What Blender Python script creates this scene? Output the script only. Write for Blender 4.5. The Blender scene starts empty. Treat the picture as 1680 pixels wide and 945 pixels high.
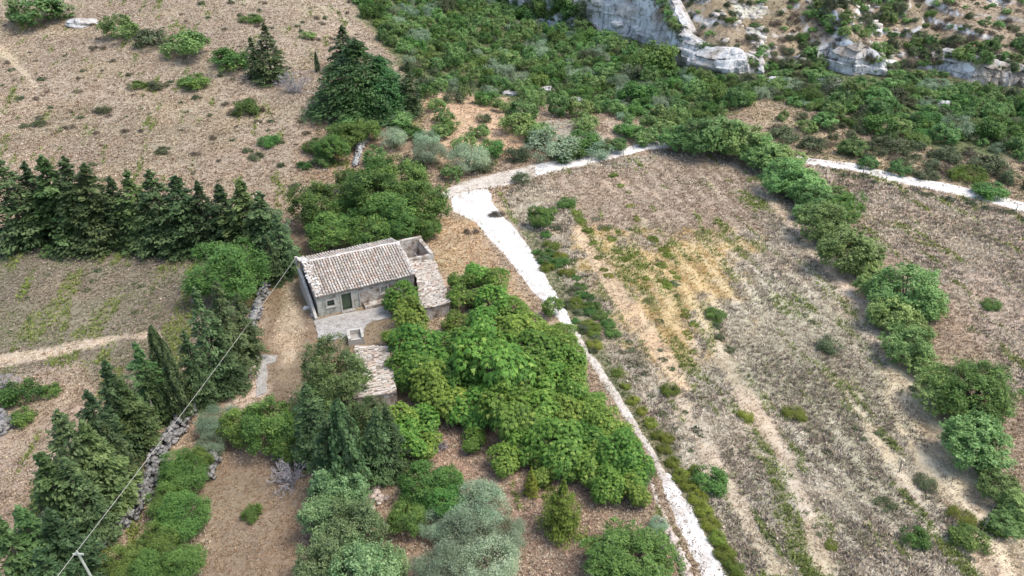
import bpy, math, random
import numpy as np
from mathutils import Vector, Matrix
rng = np.random.default_rng(7)
random.seed(7)
SC = bpy.context.scene
COL = SC.collection
rad = math.radians

# ------------------------------------------------------------------ camera
FPX = 1250.0; PITCH = rad(31.0); CAMH = 42.0
cam_d = bpy.data.cameras.new('camera'); cam = bpy.data.objects.new('camera', cam_d); COL.objects.link(cam)
cam.location = (0, 0, CAMH); cam.rotation_euler = (math.pi/2 - PITCH, 0, 0)
cam_d.sensor_width = 36; cam_d.lens = FPX/1680*36; cam_d.clip_start = .5; cam_d.clip_end = 5000
SC.camera = cam
# ------------------------------------------------------------------ light
SUN_EL, SUN_AZ = rad(62), rad(98)      # azimuth clockwise from +Y
w = bpy.data.worlds.new("World"); SC.world = w; w.use_nodes = True
nt = w.node_tree; bg = nt.nodes['Background']
sky = nt.nodes.new('ShaderNodeTexSky'); sky.sky_type = 'NISHITA'; sky.sun_disc = False
sky.sun_elevation = SUN_EL; sky.sun_rotation = SUN_AZ; sky.air_density = 1.0; sky.dust_density = 3.0; sky.ozone_density = 1.0
nt.links.new(sky.outputs[0], bg.inputs[0]); bg.inputs[1].default_value = 0.15
sd = bpy.data.lights.new('sun', 'SUN'); sd.energy = 1.15; sd.angle = rad(22); sd.color = (1, .97, .92)
so = bpy.data.objects.new('sun', sd); COL.objects.link(so)
dv = Vector((math.sin(SUN_AZ)*math.cos(SUN_EL), math.cos(SUN_AZ)*math.cos(SUN_EL), math.sin(SUN_EL)))
so.rotation_euler = dv.to_track_quat('Z', 'Y').to_euler(); so.location = (0, 0, 80)
SC.view_settings.view_transform = 'Standard'; SC.view_settings.look = 'None'
SC.view_settings.gamma = 1; SC.view_settings.use_curve_mapping = False
SC.view_settings.exposure = 1.14

# ------------------------------------------------------------------ noise
def _h(ix, iy, s):
    n = (ix.astype(np.int64)*374761393 + iy.astype(np.int64)*668265263 + s*1442695041) & 0x7fffffff
    n = ((n ^ (n >> 13))*1274126177) & 0x7fffffff
    return ((n ^ (n >> 16)) & 0xffff)/65535.0
def vnoise(x, y, s=0):
    x = np.asarray(x, float); y = np.asarray(y, float)
    ix = np.floor(x); iy = np.floor(y); fx = x-ix; fy = y-iy
    fx = fx*fx*(3-2*fx); fy = fy*fy*(3-2*fy)
    a = _h(ix, iy, s); b = _h(ix+1, iy, s); c = _h(ix, iy+1, s); d = _h(ix+1, iy+1, s)
    return (a*(1-fx)+b*fx)*(1-fy)+(c*(1-fx)+d*fx)*fy
def fbm(x, y, s=0, o=4):
    r = 0; a = .5; t = 0
    for i in range(o):
        r = r + a*vnoise(np.asarray(x)*2**i+17.3*i, np.asarray(y)*2**i-9.1*i, s+i); t += a; a *= .5
    return r/t
def sst(a, b, x):
    t = np.clip((x-a)/(b-a), 0, 1); return t*t*(3-2*t)

# ------------------------------------------------------------------ terrain height
def h0(x, y):
    x = np.asarray(x, float); y = np.asarray(y, float)
    z = .055*np.maximum(y-105, 0)
    xb = -18-(y-140)*.35
    left = 1/(1+np.exp(-(xb-x)/9))
    z = z + left*.10*np.maximum(y-92, 0)
    z = z - 4.5*sst(118, 150, y)*np.exp(-((x-8)/26)**2)
    far = sst(75, 105, y)+sst(-28, -50, x)*.7+sst(28, 45, x)*.5
    z = z + (fbm(x/32, y/32, 3, 2)-.5)*2.2*np.clip(far, 0, 1)
    return z
def rayd(u, v):
    a = (u-840)/FPX; b = (472.5-v)/FPX; c, s = math.cos(PITCH), math.sin(PITCH)
    return np.array([a, c+b*s, -s+b*c])
def cast(u, v, hf, dz=0):
    d = rayd(u, v); o = np.array([0, 0, CAMH])
    t = np.linspace(25, 420, 300); p = o[:, None]+d[:, None]*t
    g = p[2]-hf(p[0], p[1])-dz
    k = np.argmax(g < 0)
    if g[k] >= 0: k = len(t)-1
    a, b = t[max(k-1, 0)], t[k]
    t2 = np.linspace(a, b, 14); p = o[:, None]+d[:, None]*t2; g = p[2]-hf(p[0], p[1])-dz
    k = np.argmax(g < 0)
    if g[k] >= 0: return o+d*b
    k = max(k, 1); f = g[k-1]/(g[k-1]-g[k]+1e-9); f = min(max(f, 0), 1)
    return o+d*(t2[k-1]+(t2[k]-t2[k-1])*f)
CL = [(1040, 60, -35), (1080, 78, 6), (1110, 103, 58), (1150, 115, 84), (1200, 119, 89), (1245, 119, 108), (1290, 114, 106),
      (1335, 112, 100), (1355, 112, 86), (1400, 124, 80), (1440, 124, 104), (1480, 116, 106), (1520, 118, 108), (1545, 119, 90), (1600, 138, 108), (1660, 142, 118), (1720, 146, 126)]
_f = [cast(u, v, h0) for u, v, t in CL]
CX = [-60, -20, 2.] ; CY = [300., 240., 205.]; CH = [6, 10., 11.]
for (u, v, t), p in zip(CL, _f):
    dep = (p[1])*math.cos(PITCH)+(CAMH-p[2])*math.sin(PITCH)
    if p[0] <= CX[-1]+.5: continue
    CX.append(p[0]); CY.append(p[1]); CH.append(max((v-t)/(FPX/dep*.96), .6))
CX += [CX[-1]+40, CX[-1]+300]; CY += [CY[-1]-10, CY[-1]-60]; CH += [2.5, 2.5]
CX, CY, CH = map(np.array, (CX, CY, CH))
def clifft(x, y):
    yc = np.interp(x, CX, CY) + (fbm(np.asarray(x)/5., np.asarray(x)*0, 41, 3)-.5)*3.0
    sl = np.interp(x, (CX[:-1]+CX[1:])/2, np.diff(CY)/np.diff(CX))
    return (y-yc)/np.sqrt(1+np.minimum(np.abs(sl), 1.5)**2), np.interp(x, CX, CH)
def hh(x, y):
    z = h0(x, y); d, H = clifft(x, y)
    st = sst(.2, 1.6, d)
    up = np.maximum(d-1.2, 0)
    slope = .34*np.minimum(up, 70)+.05*np.maximum(up-70, 0)
    # low rock ledges stepping up the slope
    lw = sst(2, 9, up)
    led = up + 3.0*(fbm(x/14, y/14, 61, 3)-.5)
    saw = led/7.0-np.floor(led/7.0)
    slope = slope + lw*(sst(.0, .22, saw)-saw)*.9*(.35+fbm(np.asarray(x)/22, np.asarray(y)/22, 8, 2))
    z = z + st*H + slope
    z = z + lw*(fbm(x/6, y/6, 5, 4)-.5)*2.2
    return z
def at(u, v, dz=0): return cast(u, v, hh, dz)
def ppm(p):
    return FPX/(p[1]*math.cos(PITCH)+(CAMH-p[2])*math.sin(PITCH))
def hz(x, y): return float(hh(np.float64(x), np.float64(y)))

# ------------------------------------------------------------------ polygons
def inpoly(P, x, y):
    x = np.asarray(x); y = np.asarray(y); r = np.zeros(x.shape, bool); n = len(P)
    for i in range(n):
        x1, y1 = P[i]; x2, y2 = P[(i+1) % n]
        if y1 == y2: continue
        c = ((y1 > y) != (y2 > y)) & (x < (x2-x1)*(y-y1)/(y2-y1)+x1); r ^= c
    return r
def wp(L): return [tuple(at(u, v)[:2]) for u, v in L]
def dist_poly(P, x, y, closed=False):
    d = np.full(np.shape(x), 1e9); n = len(P)
    for i in range(n if closed else n-1):
        ax, ay = P[i]; bx, by = P[(i+1) % n]; L = (bx-ax)**2+(by-ay)**2+1e-9
        t = np.clip(((x-ax)*(bx-ax)+(y-ay)*(by-ay))/L, 0, 1)
        d = np.minimum(d, np.hypot(x-ax-t*(bx-ax), y-ay-t*(by-ay)))
    return d
def soft(P, x, y, wdt=1.5, jit=2.5):
    """soft edged membership 0..1 of a world polygon, edge broken by noise"""
    x = np.asarray(x, float); y = np.asarray(y, float)
    xs = [p[0] for p in P]; ys = [p[1] for p in P]
    m = (x > min(xs)-6) & (x < max(xs)+6) & (y > min(ys)-6) & (y < max(ys)+6)
    o = np.zeros(x.shape)
    if m.any():
        a, b = x[m], y[m]
        d = dist_poly(P, a, b, True); sd_ = np.where(inpoly(P, a, b), d, -d)
        sd_ = sd_+(fbm(a/2.2, b/2.2, 21, 3)-.5)*2*jit
        o[m] = sst(-wdt, wdt, sd_)
    return o
def lin(r, g, b, k=.8):
    f = lambda c: ((c/255+.055)/1.055)**2.4 if c > 10 else c/255/12.92
    return np.array([f(r)*k, f(g)*k, f(b)*k])

# colour regions of the ground (soil, straw, bare tracks)
REG = [
 # poly(px), colour, edge, jitter, cover palette
 ([(-80, -60), (560, -60), (690, 150), (560, 330), (470, 320), (300, 290), (-80, 280)], lin(168, 152, 133), 3, 3, 'brown'),
 ([(-80, 380), (300, 400), (440, 420), (300, 600), (150, 740), (-80, 900)], lin(134, 124, 106), 2, 2, 'greybrown'),
 ([(-40, 590), (60, 575), (120, 562), (200, 548), (262, 545), (262, 553), (200, 558), (120, 576), (60, 592), (-40, 612)], lin(196, 178, 156), .5, .6, 'sparse'),
 ([(-40, 640), (140, 590), (175, 640), (60, 800), (-60, 900)], lin(175, 155, 138), 1.5, 1.2, 'brown'),
 ([(560, -20), (700, -60), (1050, -60), (1110, 100), (1680, 140), (1760, 260), (1560, 260), (1400, 180), (1180, 190), (1090, 225), (1000, 180), (760, 152), (690, 150), (650, 100)], lin(108, 112, 78), 2, 2, 'green'),
 ([(690, 155), (830, 160), (870, 250), (740, 290), (680, 240)], lin(198, 168, 138), 1, .8, 'sparse'),
 ([(880, 200), (940, 195), (1000, 225), (960, 240), (880, 235)], lin(172, 162, 146), .8, .8, 'sparse'),
 ([(990, 195), (1060, 200), (1050, 230), (1000, 228)], lin(186, 166, 145), 1, .8, 'sparse'),
 ([(1185, 170), (1260, 158), (1310, 180), (1400, 215), (1470, 250), (1700, 300), (1760, 350), (1330, 260), (1260, 215)], lin(184, 162, 138), 2, 2, 'mixed'),
 ([(500, 190), (700, 190), (720, 300), (600, 290), (480, 310)], lin(170, 146, 122), 2, 2, 'brown'),
 ([(430, 380), (500, 370), (520, 520), (640, 500), (650, 640), (700, 645), (640, 680), (500, 640), (420, 680), (370, 660), (440, 520)], lin(134, 117, 98), 1, 1, 'rust'),
 ([(700, 360), (770, 360), (830, 440), (880, 510), (800, 480), (700, 440)], lin(180, 158, 130), 1, 1, 'straw'),
 ([(340, 760), (500, 780), (500, 1000), (330, 1000), (345, 830)], lin(142, 125, 106), 1, 1, 'rust'),
 ([(600, 700), (830, 700), (1010, 850), (1180, 1000), (600, 1000)], lin(170, 142, 122), 1, 1, 'brown'),
 ([(880, 280), (1090, 250), (1240, 255), (1420, 460), (1640, 800), (1720, 960), (1240, 1010), (1080, 740), (960, 560), (850, 380), (830, 320)], lin(180, 169, 150), 1.5, 1.5, 'pale'),
 ([(880, 290), (1100, 258), (1230, 262), (1250, 380), (1100, 410), (960, 370)], lin(172, 154, 134), 2, 2, 'brown'),
 ([(930, 380), (1080, 395), (1230, 395), (1180, 470), (1150, 590), (1090, 600), (1000, 500)], lin(194, 170, 128), 4, 6, 'gold'),
 ([(1230, 300), (1250, 300), (1400, 455), (1440, 470), (1540, 640), (1660, 830), (1700, 940), (1640, 940), (1500, 700), (1400, 500)], lin(214, 194, 172), .9, .9, 'sparse'),
 ([(850, 375), (880, 380), (960, 520), (1090, 720), (1180, 860), (1230, 960), (1200, 960), (1060, 730), (930, 530)], lin(140, 132, 104), .6, .7, 'weed'),
 ([(935, 375), (950, 372), (1010, 450), (1075, 540), (1135, 640), (1120, 645), (1000, 490)], lin(212, 186, 152), .4, .35, 'sparse'),
 ([(1330, 268), (1420, 285), (1560, 322), (1720, 360), (1780, 700), (1660, 640), (1560, 480), (1400, 380)], lin(184, 164, 146), 1.5, 1.2, 'pale'),
 ([(1440, 500), (1475, 530), (1510, 610), (1560, 700), (1610, 780), (1690, 900), (1700, 960), (1660, 960), (1590, 850), (1530, 750), (1480, 650), (1440, 560)], lin(206, 188, 164), .6, .9, 'sparse'),
 ([(1455, 640), (1500, 720), (1560, 800), (1620, 890), (1640, 950), (1620, 950), (1560, 850), (1500, 760), (1450, 660)], lin(204, 186, 162), .4, .7, 'sparse'),
 ([(1380, 640), (1400, 650), (1480, 760), (1540, 850), (1520, 850), (1440, 750)], lin(200, 184, 162), .4, .7, 'sparse'),
 ([(1290, 780), (1310, 790), (1350, 880), (1380, 950), (1350, 950), (1320, 880)], lin(202, 186, 164), .4, .7, 'sparse'),
 ([(1180, 560), (1210, 600), (1270, 700), (1330, 800), (1310, 800), (1240, 700), (1170, 590)], lin(194, 178, 156), .4, .7, 'sparse'),
 ([(1100, 640), (1120, 650), (1200, 790), (1290, 940), (1260, 940), (1170, 790)], lin(194, 178, 156), .4, .7, 'sparse'),
 ([(0, 72), (26, 98), (62, 142), (58, 144), (18, 106), (-10, 82)], lin(200, 182, 156), .25, .3, 'sparse'),
 ([(440, 430), (470, 430), (500, 540), (470, 600), (440, 560), (470, 500)], lin(186, 166, 140), .5, .7, 'sparse'),
 ([(395, 600), (428, 590), (440, 640), (420, 690), (370, 670), (375, 630)], lin(190, 172, 156), .5, .5, 'sparse'),
 ([(640, 560), (665, 560), (700, 630), (690, 645), (655, 630)], lin(196, 166, 128), .4, .4, 'sparse'),
]
REGW = [(wp(P), c, e, j, n) for P, c, e, j, n in REG]

# roads as pairs of (left, right) pixels
def dens(pts, n):
    P = np.array(pts, float); t = np.linspace(0, len(P)-1, n); i = np.minimum(t.astype(int), len(P)-2); f = (t-i)[:, None]
    return P[i]*(1-f)+P[i+1]*f
ROADS = {
 'white_gravel_road': ([(730, 320), (737, 346), (775, 364), (808, 402), (842, 440), (872, 480), (905, 515), (934, 546)],
            [(806, 308), (818, 336), (850, 375), (870, 400), (888, 432), (908, 470), (934, 512), (946, 541)], .05),
 'narrow_dirt_track': ([(934, 544), (952, 572), (975, 608), (1005, 656), (1040, 712), (1068, 752), (1082, 788)],
            [(946, 540), (966, 570), (990, 605), (1020, 650), (1052, 705), (1080, 748), (1098, 785)], .045),
 'lower_gravel_road': ([(1078, 775), (1098, 830), (1122, 890), (1140, 925), (1158, 975)],
            [(1102, 778), (1130, 820), (1158, 868), (1186, 925), (1215, 975)], .05),
 'upper_dirt_road': ([(716, 318), (755, 298), (800, 286), (850, 275), (876, 268)],
            [(735, 327), (775, 316), (815, 309), (852, 300), (880, 292)], .045),
 'upper_pale_road': ([(868, 270), (890, 266), (920, 261), (960, 253), (1010, 243), (1050, 235), (1096, 228)],
            [(872, 293), (894, 287), (925, 279), (965, 271), (1015, 259), (1055, 249), (1098, 243)], .05),
 'far_gravel_road': ([(1270, 252), (1300, 255), (1330, 259), (1400, 267), (1480, 287), (1560, 301), (1620, 315), (1690, 334), (1760, 352)],
            [(1270, 262), (1300, 266), (1330, 271), (1400, 281), (1480, 303), (1560, 318), (1620, 333), (1690, 352), (1760, 372)], .05),
}
ROADW = {}
for k, (L, R, z) in ROADS.items():
    Lw = np.array(wp(L)); Rw = np.array(wp(R))
    ROADW[k] = (Lw, Rw, z)
COURT = [(516, 526), (560, 516), (600, 509), (641, 501), (642, 522), (612, 527), (600, 534), (597, 545), (572, 552), (545, 560), (523, 556), (518, 540)]
LPAD = [(428, 582), (455, 584), (451, 595), (438, 598), (437, 645), (420, 652), (422, 610)]
def road_mask(x, y, grow=0):
    m = np.zeros(np.shape(x), bool)
    for k, (L, R, z) in ROADW.items():
        P = np.vstack([L, R[::-1]]); mm = inpoly([tuple(p) for p in P], x, y)
        if grow: mm |= dist_poly([tuple(p) for p in P], x, y, True) < grow
        m |= mm
    return m

# ------------------------------------------------------------------ materials
def mat(name, rough=.85):
    m = bpy.data.materials.new(name); m.use_nodes = True
    b = m.node_tree.nodes['Principled BSDF']; b.inputs['Roughness'].default_value = rough
    b.inputs['Specular IOR Level'].default_value = .2
    return m, m.node_tree, b
def N(t, ty, **kw):
    n = t.nodes.new(ty)
    for k, v in kw.items(): setattr(n, k, v)
    return n
def noise(t, scale, detail=6, rough=.6, vec=None):
    n = N(t, 'ShaderNodeTexNoise'); n.inputs['Scale'].default_value = scale; n.inputs['Detail'].default_value = detail
    n.inputs['Roughness'].default_value = rough
    if vec is None:
        g = N(t, 'ShaderNodeNewGeometry'); vec = g.outputs['Position']
    t.links.new(vec, n.inputs['Vector']); return n
def ramp(t, fac, stops):
    r = N(t, 'ShaderNodeValToRGB'); e = r.color_ramp.elements
    while len(e) < len(stops): e.new(.5)
    for el, (p, c) in zip(e, stops):
        el.position = p; el.color = (*c[:3], 1) if hasattr(c, '__len__') else (c, c, c, 1)
    t.links.new(fac, r.inputs[0]); return r
def mix(t, f, a, b, mode='MIX'):
    m = N(t, 'ShaderNodeMix', data_type='RGBA', blend_type=mode)
    for sock, v in ((m.inputs[0], f), (m.inputs[6], a), (m.inputs[7], b)):
        if isinstance(v, bpy.types.NodeSocket): t.links.new(v, sock)
        elif hasattr(v, '__len__'): sock.default_value = (*v[:3], 1)
        else: sock.default_value = v
    return m.outputs[2]
def bump(t, b, h, strength, dist):
    bp = N(t, 'ShaderNodeBump'); bp.inputs['Strength'].default_value = strength; bp.inputs['Distance'].default_value = dist
    t.links.new(h, bp.inputs['Height']); t.links.new(bp.outputs[0], b.inputs['Normal'])
def surf(name, stops, scale, rough=.85, bscale=None, bs=.5, bd=.05, fine=None):
    m, t, b = mat(name, rough); n = noise(t, scale); r = ramp(t, n.outputs[0], stops)
    c = r.outputs[0]
    if fine:
        f = noise(t, fine, 3, .7); rr = ramp(t, f.outputs[0], [(.3, .62), (.7, 1.25)])
        c = mix(t, 1.0, c, rr.outputs[0], 'MULTIPLY')
    t.links.new(c, b.inputs['Base Color'])
    bn = noise(t, bscale or scale*4, 8, .7); bump(t, b, bn.outputs[0], bs, bd)
    return m
LIME = [(.30, (.14, .13, .12)), (.40, (.42, .41, .39)), (.50, (.72, .71, .68)), (.75, (.82, .81, .77))]
M_rock, _t, _b = mat('pale limestone', .9)
_g = N(_t, 'ShaderNodeNewGeometry'); _mp = N(_t, 'ShaderNodeMapping'); _mp.inputs['Scale'].default_value = (1, 1, .22); _t.links.new(_g.outputs['Position'], _mp.inputs[0])
_n = noise(_t, .9, 8, .7, _mp.outputs[0]); _r = ramp(_t, _n.outputs[0], LIME); _n2 = noise(_t, .16, 5, .6); _r2 = ramp(_t, _n2.outputs[0], [(.45, (1, 1, 1)), (.62, (.72, .62, .52))])
_t.links.new(mix(_t, 1., _r.outputs[0], _r2.outputs[0], 'MULTIPLY'), _b.inputs['Base Color']); _n3 = noise(_t, 1.6, 8, .75, _mp.outputs[0]); bump(_t, _b, _n3.outputs[0], 1., .8)
M_stone = surf('grey field stone', [(.3, (.10, .095, .085)), (.5, (.22, .215, .20)), (.7, (.36, .35, .33))], 1.6, .9, 9, .8, .05)
M_rubble = surf('pinkish rubble', [(.3, (.26, .2, .16)), (.5, (.48, .40, .34)), (.7, (.62, .56, .5))], 1.9, .9, 9, .8, .05)
M_white = surf('white limestone gravel', [(.3, (.44, .40, .35)), (.48, (.62, .59, .54)), (.75, (.74, .72, .67))], .5, .95, 6, .5, .04, 5)
M_dirt = surf('pale dirt', [(.3, (.34, .285, .225)), (.5, (.47, .42, .35)), (.72, (.60, .56, .50))], .45, .95, 6, .4, .03, 4)
M_conc = surf('worn concrete', [(.3, (.22, .205, .18)), (.5, (.34, .32, .285)), (.7, (.42, .40, .36))], 1.2, .9, 8, .4, .02, 7)
M_plaster = surf('grey green plaster', [(.34, (.20, .19, .14)), (.44, (.37, .37, .30)), (.58, (.44, .44, .37)), (.72, (.56, .54, .48))], 1.5, .9, 9, .5, .03, 7)
M_oldwall = surf('flaking stone wall', [(.34, (.14, .11, .09)), (.44, (.34, .28, .22)), (.56, (.50, .46, .40)), (.72, (.56, .53, .48))], 1.4, .9, 7, .8, .06, 6)
M_trim = surf('bleached trim', [(.3, (.34, .32, .27)), (.7, (.50, .475, .42))], 2, .9)
M_door = surf('green door paint', [(.3, (.055, .075, .045)), (.7, (.10, .13, .08))], 3, .6)
M_dark = surf('dark interior', [(.3, (.02, .02, .018)), (.7, (.05, .045, .04))], 3, .9)
M_bark = surf('bark', [(.3, (.09, .07, .05)), (.7, (.20, .17, .13))], 4, .95)
M_dead = surf('weathered dead wood', [(.3, (.22, .20, .20)), (.7, (.42, .40, .40))], 4, .95)
M_post = surf('weathered post', [(.3, (.16, .14, .11)), (.7, (.34, .31, .26))], 4, .95)
M_pole = surf('pale pole paint', [(.3, (.30, .34, .27)), (.7, (.44, .47, .40))], 4, .6)
M_metal = surf('green metal', [(.3, (.10, .16, .12)), (.7, (.18, .25, .19))], 4, .5)
M_wire = surf('pale cable', [(.3, (.34, .32, .28)), (.7, (.44, .42, .37))], 4, .6)
def attr_mat(name, rough=.9, objvar=0, transl=0, noisescale=None):
    m, t, b = mat(name, rough); a = N(t, 'ShaderNodeAttribute', attribute_name='tint')
    c = a.outputs['Color']
    if noisescale:
        f = noise(t, noisescale, 5, .7); rr = ramp(t, f.outputs[0], [(.3, .6), (.7, 1.3)])
        c = mix(t, 1.0, c, rr.outputs[0], 'MULTIPLY')
        bump(t, b, f.outputs[0], .5, .04)
    t.links.new(c, b.inputs['Base Color']); return m
M_tile = attr_mat('old clay tiles', .85, noisescale=6)
M_cover = attr_mat('dry weeds', .9)
M_boulder = attr_mat('limestone boulders', .9, noisescale=2)
def leafmat(name, a, bcol, c=None, rough=.55):
    m, t, b = mat(name, rough)
    at_ = N(t, 'ShaderNodeAttribute', attribute_name='v')
    oi = N(t, 'ShaderNodeObjectInfo')
    stops = [(0, a), (1, bcol)] if c is None else [(0, a), (.75, bcol), (1, c)]
    r = ramp(t, at_.outputs['Fac'], stops)
    hsv = N(t, 'ShaderNodeHueSaturation'); t.links.new(r.outputs[0], hsv.inputs['Color'])
    mr = N(t, 'ShaderNodeMapRange'); t.links.new(oi.outputs['Random'], mr.inputs[0]); mr.inputs[3].default_value = .72; mr.inputs[4].default_value = 1.32
    t.links.new(mr.outputs[0], hsv.inputs['Value'])
    mh = N(t, 'ShaderNodeMath', operation='MULTIPLY_ADD'); t.links.new(oi.outputs['Random'], mh.inputs[0]); mh.inputs[1].default_value = -7.31; mh.inputs[2].default_value = 9.
    fr = N(t, 'ShaderNodeMath', operation='FRACT'); t.links.new(mh.outputs[0], fr.inputs[0])
    m2 = N(t, 'ShaderNodeMapRange'); t.links.new(fr.outputs[0], m2.inputs[0]); m2.inputs[3].default_value = .470; m2.inputs[4].default_value = .522
    t.links.new(m2.outputs[0], hsv.inputs['Hue'])
    t.links.new(hsv.outputs[0], b.inputs['Base Color'])
    tr = N(t, 'ShaderNodeBsdfTranslucent'); t.links.new(hsv.outputs[0], tr.inputs['Color'])
    ms = N(t, 'ShaderNodeMixShader'); ms.inputs[0].default_value = .22
    t.links.new(b.outputs[0], ms.inputs[1]); t.links.new(tr.outputs[0], ms.inputs[2])
    t.links.new(ms.outputs[0], t.nodes['Material Output'].inputs['Surface'])
    return m
LM = {
 'conifer': leafmat('dark conifer needles', (.032, .062, .024), (.125, .185, .070)),
 'lightconifer': leafmat('mid green conifer sprays', (.040, .085, .026), (.145, .225, .075)),
 'cedar': leafmat('cedar needles', (.030, .075, .026), (.110, .210, .065)),
 'slender': leafmat('slender cypress foliage', (.030, .058, .024), (.105, .165, .060)),
 'pine': leafmat('pine needles', (.060, .120, .026), (.160, .270, .062)),
 'oak': leafmat('broad green leaves', (.040, .095, .022), (.125, .230, .050), (.20, .30, .07)),
 'feather': leafmat('bright feathery leaves', (.055, .125, .020), (.155, .275, .045), (.29, .37, .08)),
 'yellow': leafmat('yellow green leaves', (.095, .135, .018), (.230, .290, .045)),
 'olive': leafmat('grey green leaves', (.120, .185, .100), (.34, .44, .27)),
 'carob': leafmat('light green leaves', (.060, .120, .042), (.250, .350, .150)),
 'macchia': leafmat('macchia leaves', (.060, .130, .034), (.210, .330, .100), (.30, .39, .15)),
 'lime': leafmat('fine bright leaves', (.060, .150, .030), (.170, .330, .080)),
 'hedge': leafmat('hedge leaves', (.095, .175, .046), (.29, .42, .14)),
 'scrub': leafmat('dull scrub leaves', (.055, .075, .032), (.150, .175, .085)),
 'heath': leafmat('brownish heath twigs', (.075, .060, .040), (.170, .145, .100)),
}

# ------------------------------------------------------------------ object helpers
def meshobj(name, V, Fc, m, parent=None, smooth=False, attrs=None, loc=None):
    me = bpy.data.meshes.new(name)
    V = np.asarray(V, np.float32)
    if isinstance(Fc, np.ndarray):
        n, k = Fc.shape
        me.vertices.add(len(V)); me.vertices.foreach_set('co', V.ravel())
        me.loops.add(n*k); me.loops.foreach_set('vertex_index', Fc.astype(np.int32).ravel())
        me.polygons.add(n); me.polygons.foreach_set('loop_start', np.arange(0, n*k, k, dtype=np.int32))
        me.update(calc_edges=True)
    else:
        me.from_pydata([tuple(map(float, v)) for v in V], [], [tuple(int(i) for i in f) for f in Fc]); me.update()
    if attrs:
        for an, (dom, ty, data) in attrs.items():
            a = me.attributes.new(an, ty, dom)
            a.data.foreach_set('color' if ty == 'FLOAT_COLOR' else 'value', np.asarray(data, np.float32).ravel())
    if smooth: me.polygons.foreach_set('use_smooth', np.ones(len(me.polygons), bool))
    me.materials.append(m)
    return linkmesh(name, me, parent, loc)
def linkmesh(name, me, parent=None, loc=None):
    o = bpy.data.objects.new(name, me); COL.objects.link(o)
    if parent: o.parent = parent
    if loc is not None: o.location = loc
    return o
def tag(o, label=None, cat=None, group=None, kind=None):
    if label: o['label'] = label
    if cat: o['category'] = cat
    if group: o['group'] = group
    if kind: o['kind'] = kind
    return o
def empty(name, loc, label, cat, group=None, rz=0):
    o = bpy.data.objects.new(name, None); COL.objects.link(o); o.location = loc; o.rotation_euler = (0, 0, rz); o.empty_display_size = .3
    return tag(o, label, cat, group)
class MB:
    def __init__(s): s.V = []; s.F = []; s.T = []
    def add(s, V, F, tint=None):
        n = len(s.V); s.V += [tuple(v) for v in V]; s.F += [tuple(i+n for i in f) for f in F]
        if tint is not None: s.T += [tuple(tint)+(1,)]*len(F)
    def box(s, x0, x1, y0, y1, z0, z1, tint=None):
        s.add([(x0, y0, z0), (x1, y0, z0), (x1, y1, z0), (x0, y1, z0), (x0, y0, z1), (x1, y0, z1), (x1, y1, z1), (x0, y1, z1)],
              [(0, 3, 2, 1), (4, 5, 6, 7), (0, 1, 5, 4), (1, 2, 6, 5), (2, 3, 7, 6), (3, 0, 4, 7)], tint)
    def hexa(s, P, tint=None):
        s.add(P, [(0, 3, 2, 1), (4, 5, 6, 7), (0, 1, 5, 4), (1, 2, 6, 5), (2, 3, 7, 6), (3, 0, 4, 7)], tint)
    def tube(s, pts, radii, k=6, cap=True):
        n0 = len(s.V); pts = [Vector(p) for p in pts]
        for i, p in enumerate(pts):
            d = (pts[min(i+1, len(pts)-1)]-pts[max(i-1, 0)]).normalized()
            a = d.cross(Vector((0.31, .95, .1))).normalized(); b = d.cross(a)
            for j in range(k):
                t = 2*math.pi*j/k; q = p+(a*math.cos(t)+b*math.sin(t))*radii[i]; s.V.append(tuple(q))
        for i in range(len(pts)-1):
            for j in range(k):
                s.F.append((n0+i*k+j, n0+i*k+(j+1) % k, n0+(i+1)*k+(j+1) % k, n0+(i+1)*k+j))
        if cap: s.F.append(tuple(n0+(len(pts)-1)*k+j for j in range(k)))
    def obj(s, name, m, parent=None, smooth=False, loc=None):
        at_ = {'tint': ('FACE', 'FLOAT_COLOR', s.T)} if s.T else None
        return meshobj(name, s.V, s.F, m, parent, smooth, at_, loc)
def stones(pos, size, seed=0, flat=.7):
    """many irregular six sided stones, arrays"""
    r = np.random.default_rng(seed); n = len(pos)
    base = np.array([(-1, -1, -1), (1, -1, -1), (1, 1, -1), (-1, 1, -1), (-1, -1, 1), (1, -1, 1), (1, 1, 1), (-1, 1, 1)], float)*.5
    b = base[None]*(1+r.uniform(-.35, .35, (n, 8, 3)))*np.asarray(size)[:, None, None]*np.array([1.2, .9, flat])
    a = r.uniform(0, 6.28, n); ca, sa = np.cos(a)[:, None], np.sin(a)[:, None]
    x = b[..., 0]*ca-b[..., 1]*sa; y = b[..., 0]*sa+b[..., 1]*ca; z = b[..., 2]+b[..., 0]*r.uniform(-.4, .4, (n, 1))
    V = np.stack([x, y, z], -1)+np.asarray(pos)[:, None]
    f = np.array([(0, 3, 2, 1), (4, 5, 6, 7), (0, 1, 5, 4), (1, 2, 6, 5), (2, 3, 7, 6), (3, 0, 4, 7)])
    Fc = (np.arange(n)[:, None, None]*8+f[None]).reshape(-1, 4)
    return V.reshape(-1, 3), Fc

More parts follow.
